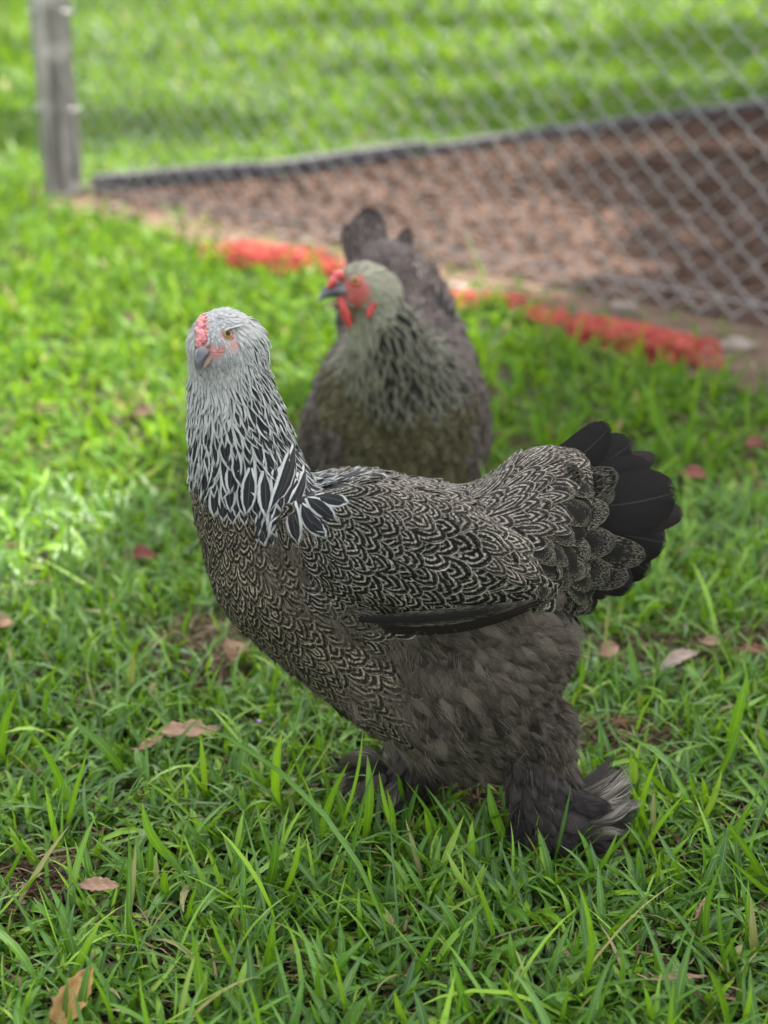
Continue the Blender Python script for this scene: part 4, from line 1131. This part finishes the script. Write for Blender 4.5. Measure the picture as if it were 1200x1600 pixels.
h1.guides([
 (300, 500, 1.12, -.3, 1, 0, 'head', 22, 9, .05), (345, 482, 1.13, .9, .2, .5, 'head', 22, 10, .05), (335, 500, 1.10, .5, -.3, .5, 'head', 16, 8, .03), (375, 500, 1.13, .9, .6, .3, 'head', 26, 10, .12),
 (380, 530, 1.11, .8, .6, .2, 'head', 22, 9, .08), (300, 540, 1.10, -.2, 1, 0, 'head', 20, 9, .05), (337, 522, 1.13, .1, .9, 0, 'head', 9, 5, .14), (346, 535, 1.13, .3, .9, 0, 'head', 8, 5, .1), (332, 570, 1.13, .1, 1, 0, 'head', 14, 6, .3), (350, 562, 1.13, .3, 1, 0, 'head', 14, 6, .35), (345, 582, 1.12, .2, 1, 0, 'head', 22, 8, .1), (310, 590, 1.09, -.05, 1, 0, 'head', 26, 9, .06), (372, 560, 1.11, .5, .9, 0, 'head', 24, 9, .08),
 (405, 540, 1.14, .5, .9, .2, 'hackle', 34, 11, .30), (420, 580, 1.15, .45, .9, .1, 'hackle', 42, 12, .42), (395, 590, 1.12, .35, 1, 0, 'hackle', 40, 12, .34), (300, 640, 1.12, .0, 1, 0, 'hackle', 44, 11, .28), (345, 640, 1.10, .08, 1, 0, 'hackle', 42, 11, .15),
 (390, 640, 1.12, .25, 1, 0, 'hackle', 56, 14, .60), (440, 640, 1.15, .45, .9, .1, 'hackle', 60, 14, .64), (305, 710, 1.12, .05, 1, 0, 'hackle', 56, 12, .48), (350, 710, 1.10, .1, 1, 0, 'hackle', 66, 18, .62), (410, 710, 1.12, .3, 1, 0, 'hackle', 74, 20, .68),
 (460, 700, 1.16, .55, .8, .1, 'hackle', 80, 19, .68), (345, 765, 1.10, .12, 1, 0, 'hackle', 60, 18, .60), (400, 770, 1.10, .22, 1, 0, 'hackle', 74, 20, .72), (450, 755, 1.12, .4, 1, 0, 'hackle', 84, 22, .68), (500, 725, 1.16, .85, .55, .1, 'hackle', 92, 22, .66),
 (475, 760, 1.12, .45, .95, 0, 'hackle', 70, 21, .66), (530, 760, 1.12, .95, .4, 0, 'wing', 44, 22, 1), (510, 790, 1.11, .85, .55, 0, 'wing', 44, 22, 1),
 (310, 790, 1.13, .1, 1, 0, 'breast', 38, 17, .9), (322, 850, 1.13, .2, 1, 0, 'breast', 42, 22, .9), (370, 850, 1.11, .3, 1, 0, 'breast', 42, 22, .9), (430, 860, 1.11, .4, .9, 0, 'breast', 42, 24, .9), (360, 930, 1.12, .45, .9, 0, 'breast', 46, 26, .85),
 (430, 940, 1.11, .6, .8, 0, 'breast', 50, 28, .85), (420, 1010, 1.13, .7, .75, 0, 'breast', 46, 24, .75), (500, 990, 1.11, .75, .6, 0, 'breast', 54, 30, .75), (500, 1060, 1.13, .8, .6, 0, 'breast', 56, 30, .5), (580, 1040, 1.11, .8, .6, 0, 'breast', 60, 32, .5),
 (570, 1110, 1.14, .8, .6, 0, 'breast', 60, 28, .3), (350, 815, 1.11, .15, 1, 0, 'breast', 40, 19, .9),
 (470, 830, 1.11, .8, .6, 0, 'wing', 44, 24, 1), (490, 900, 1.10, .8, .6, 0, 'wing', 44, 25, 1), (540, 820, 1.10, .95, .45, 0, 'wing', 50, 29, 1), (560, 900, 1.10, .9, .5, 0, 'wing', 52, 30, 1), (620, 840, 1.10, 1, .35, 0, 'wing', 56, 33, 1), (640, 920, 1.10, 1, .25, 0, 'wing', 58, 33, 1),
 (700, 850, 1.10, 1, .3, 0, 'wing', 62, 37, 1), (720, 910, 1.11, 1, .2, 0, 'wing', 70, 36, 1), (770, 880, 1.12, 1, .3, 0, 'wing', 72, 38, .9), (810, 915, 1.13, 1, .25, 0, 'wing', 66, 32, .8), (560, 960, 1.11, 1, .1, 0, 'wing', 54, 26, .9),
 (560, 745, 1.15, 1, .15, 0, 'saddle', 46, 20, 1), (600, 770, 1.12, 1, .2, 0, 'saddle', 46, 22, 1), (650, 745, 1.17, 1, .08, 0, 'saddle', 50, 20, 1), (720, 760, 1.17, 1, -.05, 0, 'saddle', 56, 22, 1), (700, 790, 1.13, 1, .1, 0, 'saddle', 52, 24, 1), (780, 730, 1.2, .9, -.4, 0, 'saddle', 60, 22, .9),
 (790, 790, 1.15, .9, .15, 0, 'saddle', 56, 24, .9), (830, 700, 1.22, .9, -.45, 0, 'saddle', 64, 26, .8), (820, 850, 1.15, .8, .5, 0, 'covert', 54, 30, 1), (870, 800, 1.18, 1, .2, 0, 'covert', 60, 34, .9), (870, 870, 1.18, .8, .5, 0, 'covert', 60, 36, .9), (880, 930, 1.2, .7, .6, 0, 'covert', 56, 34, .6),
 (640, 1020, 1.11, .5, .8, 0, 'fluff', 60, 26, .35), (720, 1000, 1.10, .6, .7, 0, 'fluff', 60, 28, .6), (810, 990, 1.12, .7, .6, 0, 'fluff', 56, 26, .5), (850, 1030, 1.15, .8, .4, 0, 'fluff', 50, 24, .35), (700, 1080, 1.11, .6, .75, 0, 'fluff', 66, 30, .4), (650, 1130, 1.14, .6, .8, 0, 'fluff', 64, 28, .45),
 (770, 1090, 1.11, .6, .6, 0, 'fluff', 60, 30, .3), (740, 1160, 1.14, .9, .35, 0, 'fluff', 64, 30, .4), (840, 1110, 1.14, .5, .8, 0, 'fluff', 50, 26, .3), (870, 1140, 1.15, .2, 1, 0, 'fluff', 46, 24, .3), (880, 970, 1.2, .6, .8, 0, 'fluff', 50, 26, .2),
 (830, 1200, 1.15, .2, 1, 0, 'foot', 56, 26, .35), (870, 1250, 1.15, .7, .8, 0, 'foot', 60, 28, .3), (900, 1300, 1.14, 1, .2, 0, 'foot', 60, 26, .25), (640, 1210, 1.23, -.2, 1, 0, 'foot', 50, 24, .4), (590, 1250, 1.22, -.9, .4, 0, 'foot', 50, 24, .5),
])
n1 = h1.clothe(60000, {'hackle': .0034, 'wing': .0034, 'breast': .0030, 'saddle': .0028, 'covert': .0032, 'fluff': .007, 'foot': .008, 'head': .0014})
print('front hen feathers', n1)
# tail: black main feathers, then pencilled coverts nearer the camera (root px, root depth, tip px, tip depth, width px, kind, param, bend)
TAIL = [
 ((835, 745), 1.235, (992, 690), 1.27, 82, 'tail', .1, .10), ((880, 745), 1.250, (1030, 711), 1.29, 44, 'tail', .9, .04), ((850, 770), 1.235, (1022, 728), 1.26, 76, 'tail', .1, .06),
 ((870, 790), 1.225, (1062, 768), 1.23, 104, 'tail', .15, .05), ((900, 810), 1.235, (1073, 802), 1.25, 56, 'tail', .8, .0), ((870, 815), 1.230, (1046, 850), 1.24, 96, 'tail', .1, .0),
 ((860, 830), 1.232, (1020, 897), 1.24, 84, 'tail', .1, -.04), ((850, 845), 1.225, (990, 925), 1.22, 70, 'tail', .15, -.05), ((830, 850), 1.22, (958, 930), 1.21, 66, 'tail', .2, -.05), ((830, 860), 1.21, (930, 960), 1.21, 60, 'tail', .2, -.05),
 ((845, 750), 1.275, (990, 705), 1.33, 76, 'tail', .1, .05), ((860, 780), 1.275, (1040, 770), 1.34, 84, 'tail', .1, 0), ((860, 820), 1.27, (1015, 860), 1.32, 84, 'tail', .1, 0), ((850, 840), 1.27, (980, 910), 1.31, 74, 'tail', .1, 0), ((830, 850), 1.26, (930, 930), 1.29, 70, 'tail', .1, 0),
 ((815, 745), 1.225, (958, 664), 1.25, 66, 'tail', .1, .10), ((790, 760), 1.215, (968, 742), 1.212, 66, 'covert', .55, .10), ((780, 765), 1.21, (906, 738), 1.195, 72, 'covert', .55, .12), ((830, 790), 1.20, (955, 800), 1.205, 58, 'covert', .95, .06), ((840, 765), 1.205, (930, 775), 1.21, 60, 'covert', .8, .04),
 ((760, 750), 1.20, (856, 800), 1.168, 78, 'covert', 1.0, .05), ((815, 800), 1.185, (885, 820), 1.18, 62, 'covert', .95, .02), ((850, 820), 1.195, (965, 850), 1.20, 58, 'covert', .55, .08), ((880, 830), 1.205, (1012, 872), 1.21, 56, 'covert', .55, .06), ((820, 830), 1.185, (925, 870), 1.185, 60, 'covert', 1.0, .02),
 ((850, 860), 1.19, (955, 905), 1.195, 56, 'covert', .55, .0), ((830, 880), 1.185, (920, 925), 1.19, 58, 'covert', .9, 0), ((870, 880), 1.20, (985, 905), 1.205, 54, 'covert', .55, .02), ((820, 870), 1.175, (880, 905), 1.175, 50, 'covert', 1.0, .02), ((850, 900), 1.19, (925, 955), 1.20, 56, 'covert', .7, 0),
 ((795, 815), 1.17, (858, 850), 1.168, 46, 'covert', 1.0, 0), ((800, 840), 1.165, (862, 885), 1.165, 44, 'covert', 1.0, 0),
 ((842, 780), 1.2, (965, 770), 1.22, 50, 'covert', .6, .02),
]
for a, ya, b, yb, wd, kd_, par, bd in TAIL:
    p0 = W(*a, 1.24 if kd_ == 'covert' and a[0] < 800 else ya); p1 = W(*b, yb)
    vv = free_feather(p0, p1, wd * k1, Vector((random.uniform(-.12, .12), -1, .30 + random.uniform(-.12, .12))), 'broad' if kd_ == 'tail' else 'round', -bd, .16 if kd_ == 'tail' else .08)
    h1.add_free('tail_feather' if kd_ == 'tail' else 'tail_covert', kd_, vv, 'broad' if kd_ == 'tail' else 'round', par)
# the long cape feathers that fall from the neck over shoulder and back
cape = [((512, 690), (552, 744), 26), ((500, 694), (548, 756), 27), ((492, 700), (530, 772), 28), ((478, 690), (522, 742), 26), ((470, 700), (508, 770), 26), ((480, 715), (515, 790), 28), ((466, 712), (500, 800), 27), ((470, 728), (497, 808), 25), ((455, 712), (484, 806), 27),
        ((448, 722), (470, 824), 28), ((436, 722), (450, 816), 27), ((462, 740), (478, 815), 24), ((425, 725), (432, 800), 26), ((500, 680), (572, 734), 24), ((488, 676), (560, 722), 24), ((505, 715), (548, 772), 24), ((446, 700), (466, 790), 25), ((452, 690), (488, 772), 25), ((410, 735), (412, 806), 26), ((390, 730), (386, 800), 25), ((485, 735), (506, 812), 24)]
for k, (a, b, wd) in enumerate(cape[::-1]):
    q, qn = h1.hit(*a); e_, en_ = h1.hit(*b)
    if q is None or e_ is None:
        continue
    vv = lay_feather(h1.bvh, q, (e_ - q).normalized(), (e_ - q).length * 1.04, wd * k1, .0050 + .0010 * (k % 3), 'lance', wob=random.uniform(-.3, .3), base=.0034)
    h1.add_free('hackle_feather', 'hackle', vv, 'lance', random.uniform(.60, .70))
for k in range(40):      # narrow pencilled feathers running from the back up onto the tail
    f = k / 25; a = (735 + 90 * random.random(), 742 + 78 * f); a = (a[0], a[1] - (a[0] - 735) * .45 * (1 - f)); ln = random.uniform(56, 80); an = -.50 + .70 * f + random.uniform(-.12, .12)
    b = (a[0] + ln * math.cos(an), a[1] + ln * math.sin(an)); q, qn = h1.hit(*a)
    if q is None: continue
    tt_ = W(*b, q.y + .012) - q
    vv = lay_feather(h1.bvh, q, (tt_ - qn * tt_.dot(qn)).normalized(), tt_.length, random.uniform(22, 30) * k1, .0040, 'round', wob=random.uniform(-.3, .3), base=.0022)
    h1.add_free('saddle_feather', 'saddle', vv, 'round', random.uniform(.7, 1))
# flight feathers showing under the wing
for a, b, y, wd, par in (((560, 968), (842, 940), 1.102, 26, .5), ((590, 978), (846, 946), 1.107, 24, .3), ((600, 986), (838, 953), 1.112, 22, .2), ((640, 982), (850, 938), 1.117, 26, .1), ((690, 950), (852, 925), 1.124, 30, .3), ((700, 925), (850, 905), 1.122, 34, .3)):
    vv = free_feather(W(*a, y), W(*b, y + .004), wd * k1, (0, -1, .1), 'lance', -.04, .2); h1.add_free('flight_feather', 'tail' if par < .4 else 'covert', vv, 'lance', .6)
# foot plumes
FP = [((905, 1240), 1.15, (985, 1205), 1.16, 34, 'plume', .12), ((900, 1250), 1.148, (992, 1225), 1.15, 34, 'plume', .14), ((915, 1250), 1.145, (990, 1245), 1.14, 32, 'plume', .1), ((900, 1232), 1.16, (965, 1195), 1.18, 30, 'foot', .1),
      ((910, 1290), 1.14, (968, 1262), 1.135, 26, 'plume', .1), ((915, 1300), 1.138, (975, 1278), 1.13, 22, 'plume', -.05), ((880, 1270), 1.15, (1000, 1262), 1.14, 40, 'foot', .1), ((880, 1290), 1.145, (1000, 1290), 1.13, 40, 'foot', .06), ((860, 1300), 1.14, (960, 1328), 1.125, 44, 'foot', -.05),
      ((850, 1290), 1.14, (905, 1340), 1.12, 44, 'foot', 0), ((840, 1280), 1.14, (850, 1342), 1.13, 42, 'foot', 0), ((825, 1260), 1.145, (800, 1335), 1.14, 40, 'foot', 0), ((830, 1230), 1.14, (860, 1300), 1.13, 46, 'foot', 0), ((860, 1240), 1.138, (920, 1295), 1.128, 46, 'foot', .05), ((845, 1200), 1.14, (880, 1265), 1.13, 42, 'foot', 0),
      ((880, 1230), 1.14, (960, 1262), 1.135, 38, 'foot', .1), ((820, 1200), 1.15, (825, 1275), 1.14, 40, 'foot', 0),
      ((620, 1200), 1.23, (516, 1205), 1.22, 40, 'fluff', .1), ((620, 1215), 1.225, (522, 1232), 1.21, 40, 'foot', .08), ((615, 1230), 1.22, (526, 1262), 1.20, 42, 'fluff', 0), ((610, 1240), 1.215, (560, 1285), 1.19, 40, 'foot', 0), ((612, 1195), 1.235, (545, 1182), 1.235, 28, 'plume', .1), ((612, 1205), 1.222, (600, 1170), 1.22, 20, 'plume', 0), ((625, 1220), 1.21, (604, 1262), 1.195, 26, 'plume', 0),
      ((600, 1210), 1.215, (552, 1244), 1.195, 36, 'fluff', 0), ((640, 1230), 1.21, (625, 1285), 1.20, 36, 'foot', 0), ((590, 1190), 1.23, (556, 1215), 1.21, 30, 'foot', .1)]
for a, ya, b, yb, wd, kd_, bd in FP:
    p0 = W(*a, ya); p1 = W(*b, yb)
    for rep in range(2):
        jj = Vector(h1.rng.normal(0, .003, 3)); p1b = p1 + jj * (1 + rep); p1b.z = max(p1b.z, .004)
        vv = free_feather(p0 + jj * .4, p1b, wd * k1 * (1 - .25 * rep), Vector((random.uniform(-.3, .3), -1, .6)), 'soft', -bd, .25, roll=random.uniform(-.3, .3))
        h1.add_free('foot_plume' if kd_ == 'plume' else 'foot_feather', kd_, vv, 'soft', .5 if kd_ == 'plume' else random.uniform(.1, .5))
h1.finish(300)
fl_kinds = ('fluff', 'foot')
h1.hair('thigh_down', 230000, lambda p, k: k == 'fluff', .0115, .42, M['hair_dark'], .00010, clump=.45)
h1.hair('leg_down', 60000, lambda p, k: k == 'foot', .013, .45, M['hair_dark'], .00013, clump=.3)
h1.hair('head_down', 380000, lambda p, k: k == 'head' and all((Vector(p) - b_[0]).length > b_[1] * .8 for b_ in h1.bare), .0055, .16, M['hair_white'], .00009, clump=.06)
h1.hair('breast_down', 60000, lambda p, k: k == 'breast' and p[2] < .24 and random.random() < .6, .010, .35, M['hair_dark'], .0001, clump=.25)
tufts = [h1.hit(*q)[0] for q in ((455, 905), (470, 925), (520, 965), (545, 975), (430, 870), (600, 1010), (620, 1075), (560, 1090), (575, 985), (440, 835))]
h1.hair('tuft_down', 220000, lambda p, k: any((Vector(p) - q).length < .020 * random.random() ** .5 + .003 for q in tufts), .013, .38, M['hair_dark'], .00011, clump=.3)
# face
hf = (W(311, 582, 1.085) - W(318, 545, 1.105)).normalized()
eye_mesh(h1.root, eye1 - en1 * .0022, (en1 + (CAM - eye1).normalized() * .35), .0045)
# brow: a ridge of short pale feathers over the eye
for k in range(12):
    q, qn = h1.hit(347 + k * 1.7, 517 - k * .8 - (k - 6) ** 2 * .04)
    if q is None: continue
    t0 = (W(385, 512, q.y) - q).normalized()
    vv = free_feather(q - qn * .001, q + (t0 * .006 + qn * .0036 + Vector((0, 0, -.0006))), .0034, qn + Vector((0, 0, .6)), 'soft', 0, .2)
    uvb, cb = feather_attrs('soft', random.random(), .05, True); mesh_np('brow_feather', vv, FQ2, M['head'], h1.root, uvb, cb)
balls = []
for i in range(13):
    f = i / 12
    q, qn = h1.hit(319 - 4 * f + 1.2 * math.sin(i * 2), 496 + 44 * f)
    if q is None: continue
    wrow = (.0014 + .0020 * math.sin(math.pi * min(1, f * .9 + .1)))
    for j in (-1, 0, 1):
        h_ = .0018 + (.0008 if j == 0 else 0) + random.uniform(-.0006, .0006)
        balls.append((q + Vector((j * wrow + random.uniform(-.0006, .0006), 0, random.uniform(-.0008, .0008))) + qn * h_ * .75, random.uniform(.0016, .0023)))
blob_mesh('comb', balls, .00055, M['comb_pink'], h1.root, 4)
bb, bn_ = h1.hit(317, 547)
tipp = W(311, 589, bb.y - .008)
beak_mesh(h1.root, 'upper_beak', bb - bn_ * .004 + Vector((0, 0, .001)), tipp, .0062, .0058, bn_ + Vector((0, 0, .8)), .20, M['beak'])
lb, ln = h1.hit(322, 556)
beak_mesh(h1.root, 'lower_beak', lb - ln * .003, W(317, 576, lb.y - .0065), .0058, .0032, Vector((0, 0, 1)), -.05, M['beak_low'])
mc, mn = h1.hit(350, 549)
v, f = tube_np([bb + Vector((.004, .0, -.0012)), bb.lerp(mc, .5) + mn * .0012 + Vector((0, 0, -.0005)), mc + mn * .0006], [.0015, .0014, .0007], 7)
mesh_np('mouth_corner', v, f, M['comb_pink'], h1.root)
for px_ in (308, 326):
    nb, nn_ = h1.hit(px_, 541)
    if nb: blob_mesh('nostril', [(nb + nn_ * .0012, (.0013, .0010, .0020))], .0004, M['beak'], h1.root, 1)
# claws that show under the foot feathers
for a, b in (((880, 1318), (925, 1336)), ((850, 1320), (862, 1345)), ((600, 1262), (560, 1282)), ((615, 1265), (600, 1292))):
    p0 = G(*a, .012); p1 = G(*b, .004)
    v, f = tube_np([p0, p0.lerp(p1, .5) + Vector((0, 0, .003)), p1], [.0055, .0048, .0015], 8); mesh_np('toe', v, f, M['claw'], h1.root)

# ------------------------------------------------------------------ rear hen
S2 = [
 [(556, 452, 1.845, 36, .030), (570, 450, 1.85, 40, .033), (588, 462, 1.865, 40, .035)],
 [(576, 462, 1.86, 40, .034), (592, 500, 1.875, 46, .041), (604, 545, 1.895, 60, .052), (614, 600, 1.93, 84, .070), (618, 640, 1.96, 112, .09)],
 [(618, 640, 1.96, 126, .09), (620, 690, 1.98, 124, .10), (622, 725, 2.01, 108, .10)],
 [(622, 640, 2.03, 134, .12), (632, 590, 2.12, 112, .12), (628, 530, 2.20, 92, .12), (612, 475, 2.26, 86, .11), (600, 440, 2.32, 62, .06)],
 [(522, 640, 2.02, 40, .06), (510, 690, 2.06, 42, .06)], [(720, 610, 2.06, 36, .07), (722, 680, 2.08, 44, .07)],
 [(560, 720, 2.05, 56, .05), (552, 780, 2.04, 36, .03), (548, 825, 2.02, 34, .04)], [(690, 720, 2.05, 66, .05), (700, 780, 2.04, 36, .03), (706, 828, 2.0, 34, .04)],
]
M['skin2'] = skin_body('brown_hen_skin', (0.06, 0.05, 0.035), (0.24, 0.22, 0.15), (0.42, 0.085, 0.07), 0)
h2 = Hen('brown hen with a red face and comb standing behind, beak to the left', S2, 0.005, M['skin2'], 9)
e2, e2n = h2.hit(556, 440)
def H2(a, b):
    q, n = h2.hit(a, b)
    return q if q is not None else W(a, b, 1.83)
h2.face_attr([(e2, .015), (H2(540, 455), .017), (H2(553, 475), .015), (H2(568, 452), .012), (H2(548, 492), .015), (H2(532, 450), .014), (H2(560, 460), .02)], [(H2(580, 440), .07)])
h2.guides([
 (570, 418, 1.85, .9, .2, .2, 'head2', 26, 11, .08), (600, 440, 1.85, .8, .7, .2, 'head2', 28, 11, .12), (545, 425, 1.84, .5, -.4, .2, 'head2', 18, 9, .06), (590, 470, 1.84, .5, .9, 0, 'head2', 30, 11, .12),
 (560, 510, 1.84, .05, 1, 0, 'head2', 30, 12, .2), (620, 480, 1.86, .6, .8, .1, 'hackle2', 44, 13, .60), (600, 530, 1.86, .3, 1, 0, 'hackle2', 50, 11, .56), (640, 530, 1.88, .5, .9, .1, 'hackle2', 56, 11, .60), (560, 560, 1.87, .0, 1, 0, 'hackle2', 44, 12, .35),
 (610, 590, 1.87, .15, 1, 0, 'hackle2', 58, 11, .60), (660, 580, 1.9, .4, 1, .1, 'hackle2', 60, 12, .62), (530, 600, 1.9, -.1, 1, 0, 'breast2', 40, 18, .7), (560, 640, 1.87, 0, 1, 0, 'breast2', 42, 20, .7), (640, 650, 1.87, .1, 1, 0, 'breast2', 42, 20, .6),
 (700, 650, 1.92, .3, 1, 0, 'breast2', 44, 22, .5), (600, 720, 1.88, 0, 1, 0, 'breast2', 44, 22, .5), (500, 660, 1.95, -.2, 1, .2, 'back2', 44, 20, .7), (740, 620, 2.0, .4, 1, .4, 'back2', 50, 22, .7),
 (690, 560, 2.0, .5, .5, 1, 'back2', 48, 22, .8), (700, 500, 2.15, .3, -.2, 1, 'back2', 50, 24, .8), (650, 430, 2.25, 0, -1, 1, 'back2', 50, 24, .8), (610, 390, 2.3, -.2, -1, .6, 'back2', 46, 24, .5), (520, 570, 2.0, -.3, .6, .6, 'back2', 44, 20, .7),
 (560, 790, 2.0, 0, 1, 0, 'back2', 44, 22, .4), (700, 790, 2.0, 0, 1, 0, 'back2', 44, 22, .4),
])
n2 = h2.clothe(26000, {'hackle2': .005, 'breast2': .005, 'back2': .006, 'head2': .003}, spacing=.55)
print('rear hen feathers', n2)
k2 = mpp(2.4)
RT = [((552, 425), 2.27, (540, 345), 2.30, 22, .4), ((562, 420), 2.27, (549, 360), 2.31, 28, .5), ((626, 415), 2.31, (640, 352), 2.34, 28, .35), ((616, 415), 2.31, (628, 374), 2.34, 32, .6),
      ((692, 455), 2.16, (699, 506), 2.10, 30, .1), ((682, 440), 2.18, (690, 490), 2.12, 34, .5), ((590, 400), 2.36, (572, 319), 2.42, 44, .1), ((590, 400), 2.36, (588, 326), 2.42, 40, .15), ((580, 400), 2.36, (556, 334), 2.41, 36, .15)]
for k in range(34):
    f = k / 33; an = random.uniform(-.9, .9); rad_ = 68 * (1 - f) + 12
    RT.append(((583 + 16 * an, 408 - 10 * (1 - f)), 2.36 - .06 * f, (574 + 36 * math.sin(an), 404 - rad_ * math.cos(an * .8)), 2.40 - .08 * f, random.uniform(20, 30), random.uniform(.6, .95)))
for a, ya, b, yb, wd, par in RT:
    vv = free_feather(W(*a, ya), W(*b, yb), wd * k2, (random.uniform(-.3, .3), -1, .2), 'round' if par < .5 else 'broad', 0, .3)
    h2.add_free('tail_feather', 'tail' if par < .25 else 'back2', vv, 'round' if par < .5 else 'broad', par)
h2.finish(60)
h2.hair('down', 26000, lambda p, k: k == 'breast2' and random.random() < .6, .010, .35, M['hair_olive'], .00016, clump=.2)
eye_mesh(h2.root, e2 - e2n * .0022, e2n, .0064, 'comb_red')
bb, bn_ = h2.hit(532, 456)
bb = bb if bb is not None else W(530, 456, 1.84)
tp = W(495, 474, bb.y - .008)
beak_mesh(h2.root, 'upper_beak', bb + Vector((.006, .004, 0)), tp, .0100, .0115, Vector((0, 0, 1)), .16, M['beak'])
beak_mesh(h2.root, 'lower_beak', bb + Vector((.006, .003, -.009)), tp + Vector((.008, 0, -.003)), .0060, .0040, Vector((0, 0, 1)), -.08, M['beak_low'])
balls = []
for i in range(11):
    f = i / 10; q = W(515 + 20 * f, 447 - 17 * math.sin(min(1, f * 1.25) * 1.57), e2.y - .006 + .010 * f)
    for j in (-1, 0, 1): balls.append((q + Vector((random.uniform(-.002, .002), j * .004, (.0025 if j == 0 else 0) + random.uniform(-.002, .002))), random.uniform(.0026, .0045)))
blob_mesh('comb', balls, .0012, M['comb_red'], h2.root, 5)
def wattle(pts, name):
    pts = [tuple(p[i] * (1 - f) + q[i] * f for i in range(4)) for p, q in zip(pts[:-1], pts[1:]) for f in (0, .25, .5, .75)]
    blob_mesh(name, [(W(px, py, y + .003), (r * k2 * .62, .0045, r * k2 * .9)) for px, py, y, r in pts], .0013, M['comb_red'], h2.root, 4)
wy = e2.y
wattle([(532, 470, wy - .003, 7), (537, 482, wy - .006, 9), (541, 493, wy - .006, 9), (544, 502, wy - .005, 7), (546, 510, wy - .004, 4)], 'wattle')
wattle([(587, 462, wy + .004, 5), (584, 472, wy + .002, 7), (579, 484, wy, 7), (575, 494, wy - .002, 5)], 'ear_lobe')
